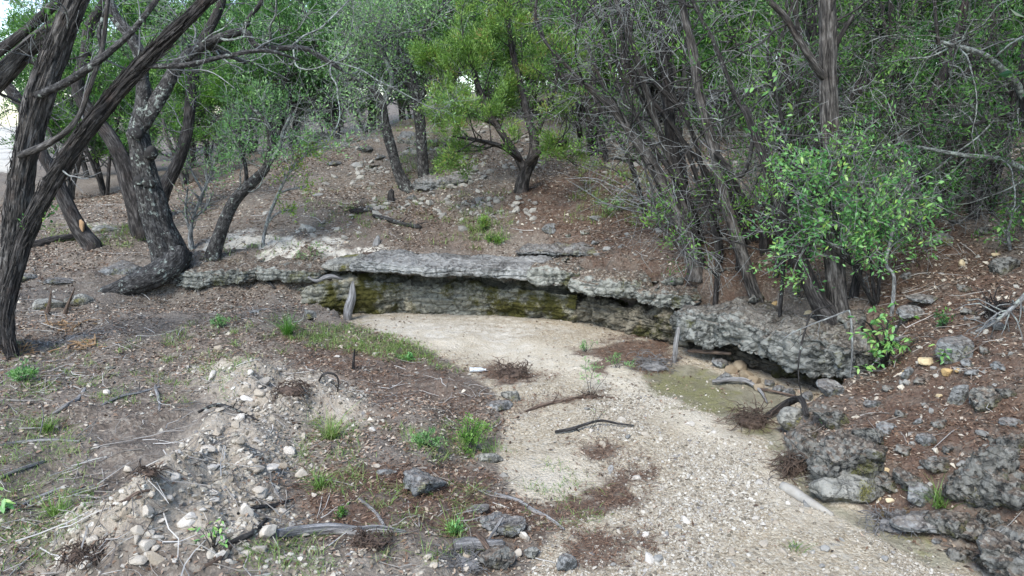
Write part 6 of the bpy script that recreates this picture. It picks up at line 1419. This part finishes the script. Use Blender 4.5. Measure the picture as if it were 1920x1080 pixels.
for poly, n, L in [([(520, 615), (640, 605), (780, 640), (860, 700), (700, 670), (560, 650)], 240, (.04, .1)), ([(560, 790), (690, 790), (670, 940), (560, 930)], 45, (.04, .12)), ([(-20, 740), (150, 800), (180, 960), (60, 1080), (-50, 1080)], 150, (.03, .09)), ([(730, 800), (940, 790), (950, 850), (800, 870)], 50, (.05, .14)), ([(740, 230), (860, 225), (900, 320), (760, 340)], 110, (.08, .25)),
                   ([(860, 400), (960, 395), (960, 470), (870, 470)], 40, (.08, .2)), ([(380, 440), (620, 450), (600, 490), (380, 490)], 22, (.05, .15)), ([(90, 420), (320, 425), (260, 470), (80, 455)], 70, (.06, .15)), ([(1090, 300), (1230, 330), (1200, 430), (1060, 420)], 110, (.08, .22)), ([(700, 900), (900, 900), (900, 1060), (700, 1060)], 40, (.04, .12)), ([(300, 600), (560, 590), (560, 680), (300, 690)], 40, (.05, .12)),
                   ([(1000, 860), (1150, 890), (1120, 1000), (960, 980)], 25, (.03, .09)), ([(440, 1040), (600, 1000), (620, 1075), (480, 1075)], 25, (.05, .12)), ([(1000, 230), (1200, 220), (1250, 260), (1000, 270)], 70, (.15, .35)), ([(560, 340), (960, 340), (940, 470), (600, 440)], 110, (.05, .16)), ([(0, 640), (500, 640), (480, 760), (0, 760)], 110, (.04, .1))]:
    q = in_zone(r, poly, n); P = G(q[:, 0], q[:, 1])
    for p in P: tuft_mesh(a, r, p, int(r.integers(8, 20)), L, .0013 + .00018 * p[1], (.1, .98), 1.1, .9)
tag(link('grass', a.mesh('grass', MAT['grass'])), 'short thin green and straw grass growing in patches', None, None, 'stuff')
def tuft(label, px, py, n, L, W, seed, mat='grass', tint=(.2, .7), splay=.9, droop=.8, cat='grass tuft', name='grass_tuft'):
    P = g1(px, py); a = Acc(); tuft_mesh(a, np.random.default_rng(seed), P, n, L, W, tint, splay, droop, .015)
    o = link(name, a.mesh(name, MAT[mat], P), None, P); return tag(o, label, cat)
tuft('dark green clump of long arching grass below the low ledge', 540, 628, 110, (.2, .42), .004, 1, 'leaf_juniper', (.3, .8))
tuft('pale straw grass clump beside the upper rubble heap', 622, 822, 130, (.12, .3), .003, 2, tint=(.4, 1))
tuft('green grass clump below the straw one by the yellowish block', 600, 915, 80, (.08, .2), .003, 3, tint=(.2, .7))
tuft('bright grass clump hanging at the mossy rock by the water', 1765, 945, 90, (.1, .24), .003, 4, tint=(.2, .6))
tuft('small grass clump in the gravel by the bottom edge', 1490, 1030, 26, (.05, .1), .003, 5, tint=(.2, .5))
tuft('grass clump on the twiggy bank near the corner', 90, 805, 70, (.08, .18), .003, 6, tint=(.2, .6))
tuft('low yellow grass clump on the bank by the near leaves', 110, 965, 90, (.08, .2), .003, 7, tint=(.4, .8))
tuft('wispy grass clump between the two broad flat rocks', 850, 1000, 60, (.08, .22), .0025, 8, tint=(.3, .9))
def plant(label, px, py, hpx, wpx, ns, nl, leaf, mat, seed, cat='plant', name='plant', ratio=.45, meshes=None, bark=KT, tint=(.2, .9)):
    P = g1(px, py); s = pxm(P); rg = np.random.default_rng(seed); o = empty(name, P, label, cat); K = 6
    D = nrm(np.stack([rg.normal(0, .5, ns) * wpx / hpx, rg.normal(0, .3, ns), np.full(ns, 1.0)], -1)); Q = [P + rg.normal(0, .02, (ns, 3)) * [1, 1, 0]]
    for k in range(K - 1): D = nrm(D + rg.normal(0, .12, (ns, 3))); Q.append(Q[-1] + D * (hpx * s / (K - 1) * rg.uniform(.6, 1.1, ns))[:, None])
    Q = np.stack(Q, 1); R = np.full(ns, .0035)[:, None] * np.linspace(1, .5, K)
    for k in range(min(ns, 12)):
        a = Acc(); a.tube(Q[k], R[k], 5); link('stem', a.mesh('stem', bark, P, True), o)
    B, BR = grow(rg, Q, R, ns * 5, (hpx * s * .12, hpx * s * .35), (30, 70), 4, .15, .05, .25, 1, .6, .0015, .003)
    a = Acc(); a.tubes(B, BR); link('twigs', a.mesh('twigs', bark, P), o)['kind'] = 'stuff'
    t = Tree.__new__(Tree); t.rng, t.P, t.root = rg, P, o
    if meshes is None: t.foliage((B, BR), nl, leaf, leaf * .5, MAT[mat], tint, ratio=ratio, up=.3)
    else: leafy(t, (B, BR), nl, leaf, meshes, rg)
    return o
plant('bushy little juniper seedling with feathery green sprays beside the pale sand', 878, 850, 75, 75, 9, 26, .03, 'leaf_juniper', 11, 'seedling', 'juniper_seedling', .3, tint=(.5, 1))
plant('bluish low herb beside the juniper seedling', 800, 838, 35, 70, 9, 12, .028, 'leaf_oak', 12)
plant('thin tall green weed growing out of the pale sand', 1105, 745, 75, 26, 3, 16, .03, 'leaf_oak', 13, 'weed', 'weed', .3)
plant('bare thin weed stem beside the black curved branch', 1107, 805, 85, 16, 2, 2, .02, 'leaf_oak', 14, 'weed', 'weed', .3)
plant('small bright juniper seedling on the hillside', 908, 435, 36, 26, 5, 26, .05, 'leaf_bright', 15, 'seedling', 'juniper_seedling', .3)
plant('yellowish juniper seedling lower on the hillside', 925, 455, 22, 50, 6, 16, .05, 'leaf_bright', 16, 'seedling', 'juniper_seedling', .3)
plant('broad leaved weed at the very edge of the near bank', 15, 960, 45, 60, 5, 22, .075, 'leaf_shrub', 17, 'weed', 'weed', meshes=LS)
plant('green leafy sprig growing in the lower rubble heap', 398, 1030, 58, 50, 6, 44, .04, 'leaf_shrub', 18, 'weed', 'weed', meshes=LS)
plant('leafy sprout before the smooth blue grey block', 1768, 682, 40, 55, 5, 26, .06, 'leaf_shrub', 19, 'sprout', 'sprout', meshes=LS)
plant('tiny bright sprout on the big rough boulder foot', 1545, 805, 22, 20, 3, 12, .03, 'leaf_shrub', 20, 'sprout', 'sprout', meshes=LS)
plant('low green herb on the twiggy bank corner', 45, 715, 32, 50, 6, 12, .04, 'leaf_oak', 21)
plant('small green weed on the leafy bank below the low ledge', 418, 615, 26, 40, 6, 10, .035, 'leaf_oak', 22)
plant('flat leaved weed on the bank near the brush heap', 760, 678, 22, 50, 5, 12, .035, 'leaf_shrub', 23)
plant('green weeds by the loose roots on the sand', 1160, 690, 32, 30, 5, 14, .03, 'leaf_oak', 24, 'weed', 'weed', .25)
plant('green weed at the far end of the loose roots', 1080 + 20, 660, 24, 30, 4, 12, .03, 'leaf_oak', 25, 'weed', 'weed', .25)
plant('grey green herb on the low ledge edge', 585, 490, 40, 50, 8, 6, .03, 'leaf_oak', 26)
plant('thin weeds among stones on the needle slope', 1140, 405, 40, 60, 7, 8, .04, 'leaf_oak', 27)
plant('leafy seedling by the slim juniper foot', 1500, 560, 40, 60, 5, 40, .06, 'leaf_shrub', 28, 'sprout', 'sprout', meshes=LS)
plant('small juniper seedling in the fallen needles near the low cracked rock', 645, 1005 - 40, 18, 20, 3, 8, .03, 'leaf_juniper', 29, 'seedling', 'juniper_seedling', .3)
plant('thin dark weed on the steep slope', 1770, 615, 36, 30, 5, 6, .035, 'leaf_dark', 30)
plant('single stem weed between the pale stones by the bottom', 858, 1008, 30, 18, 3, 10, .03, 'leaf_shrub', 31, 'weed', 'weed')
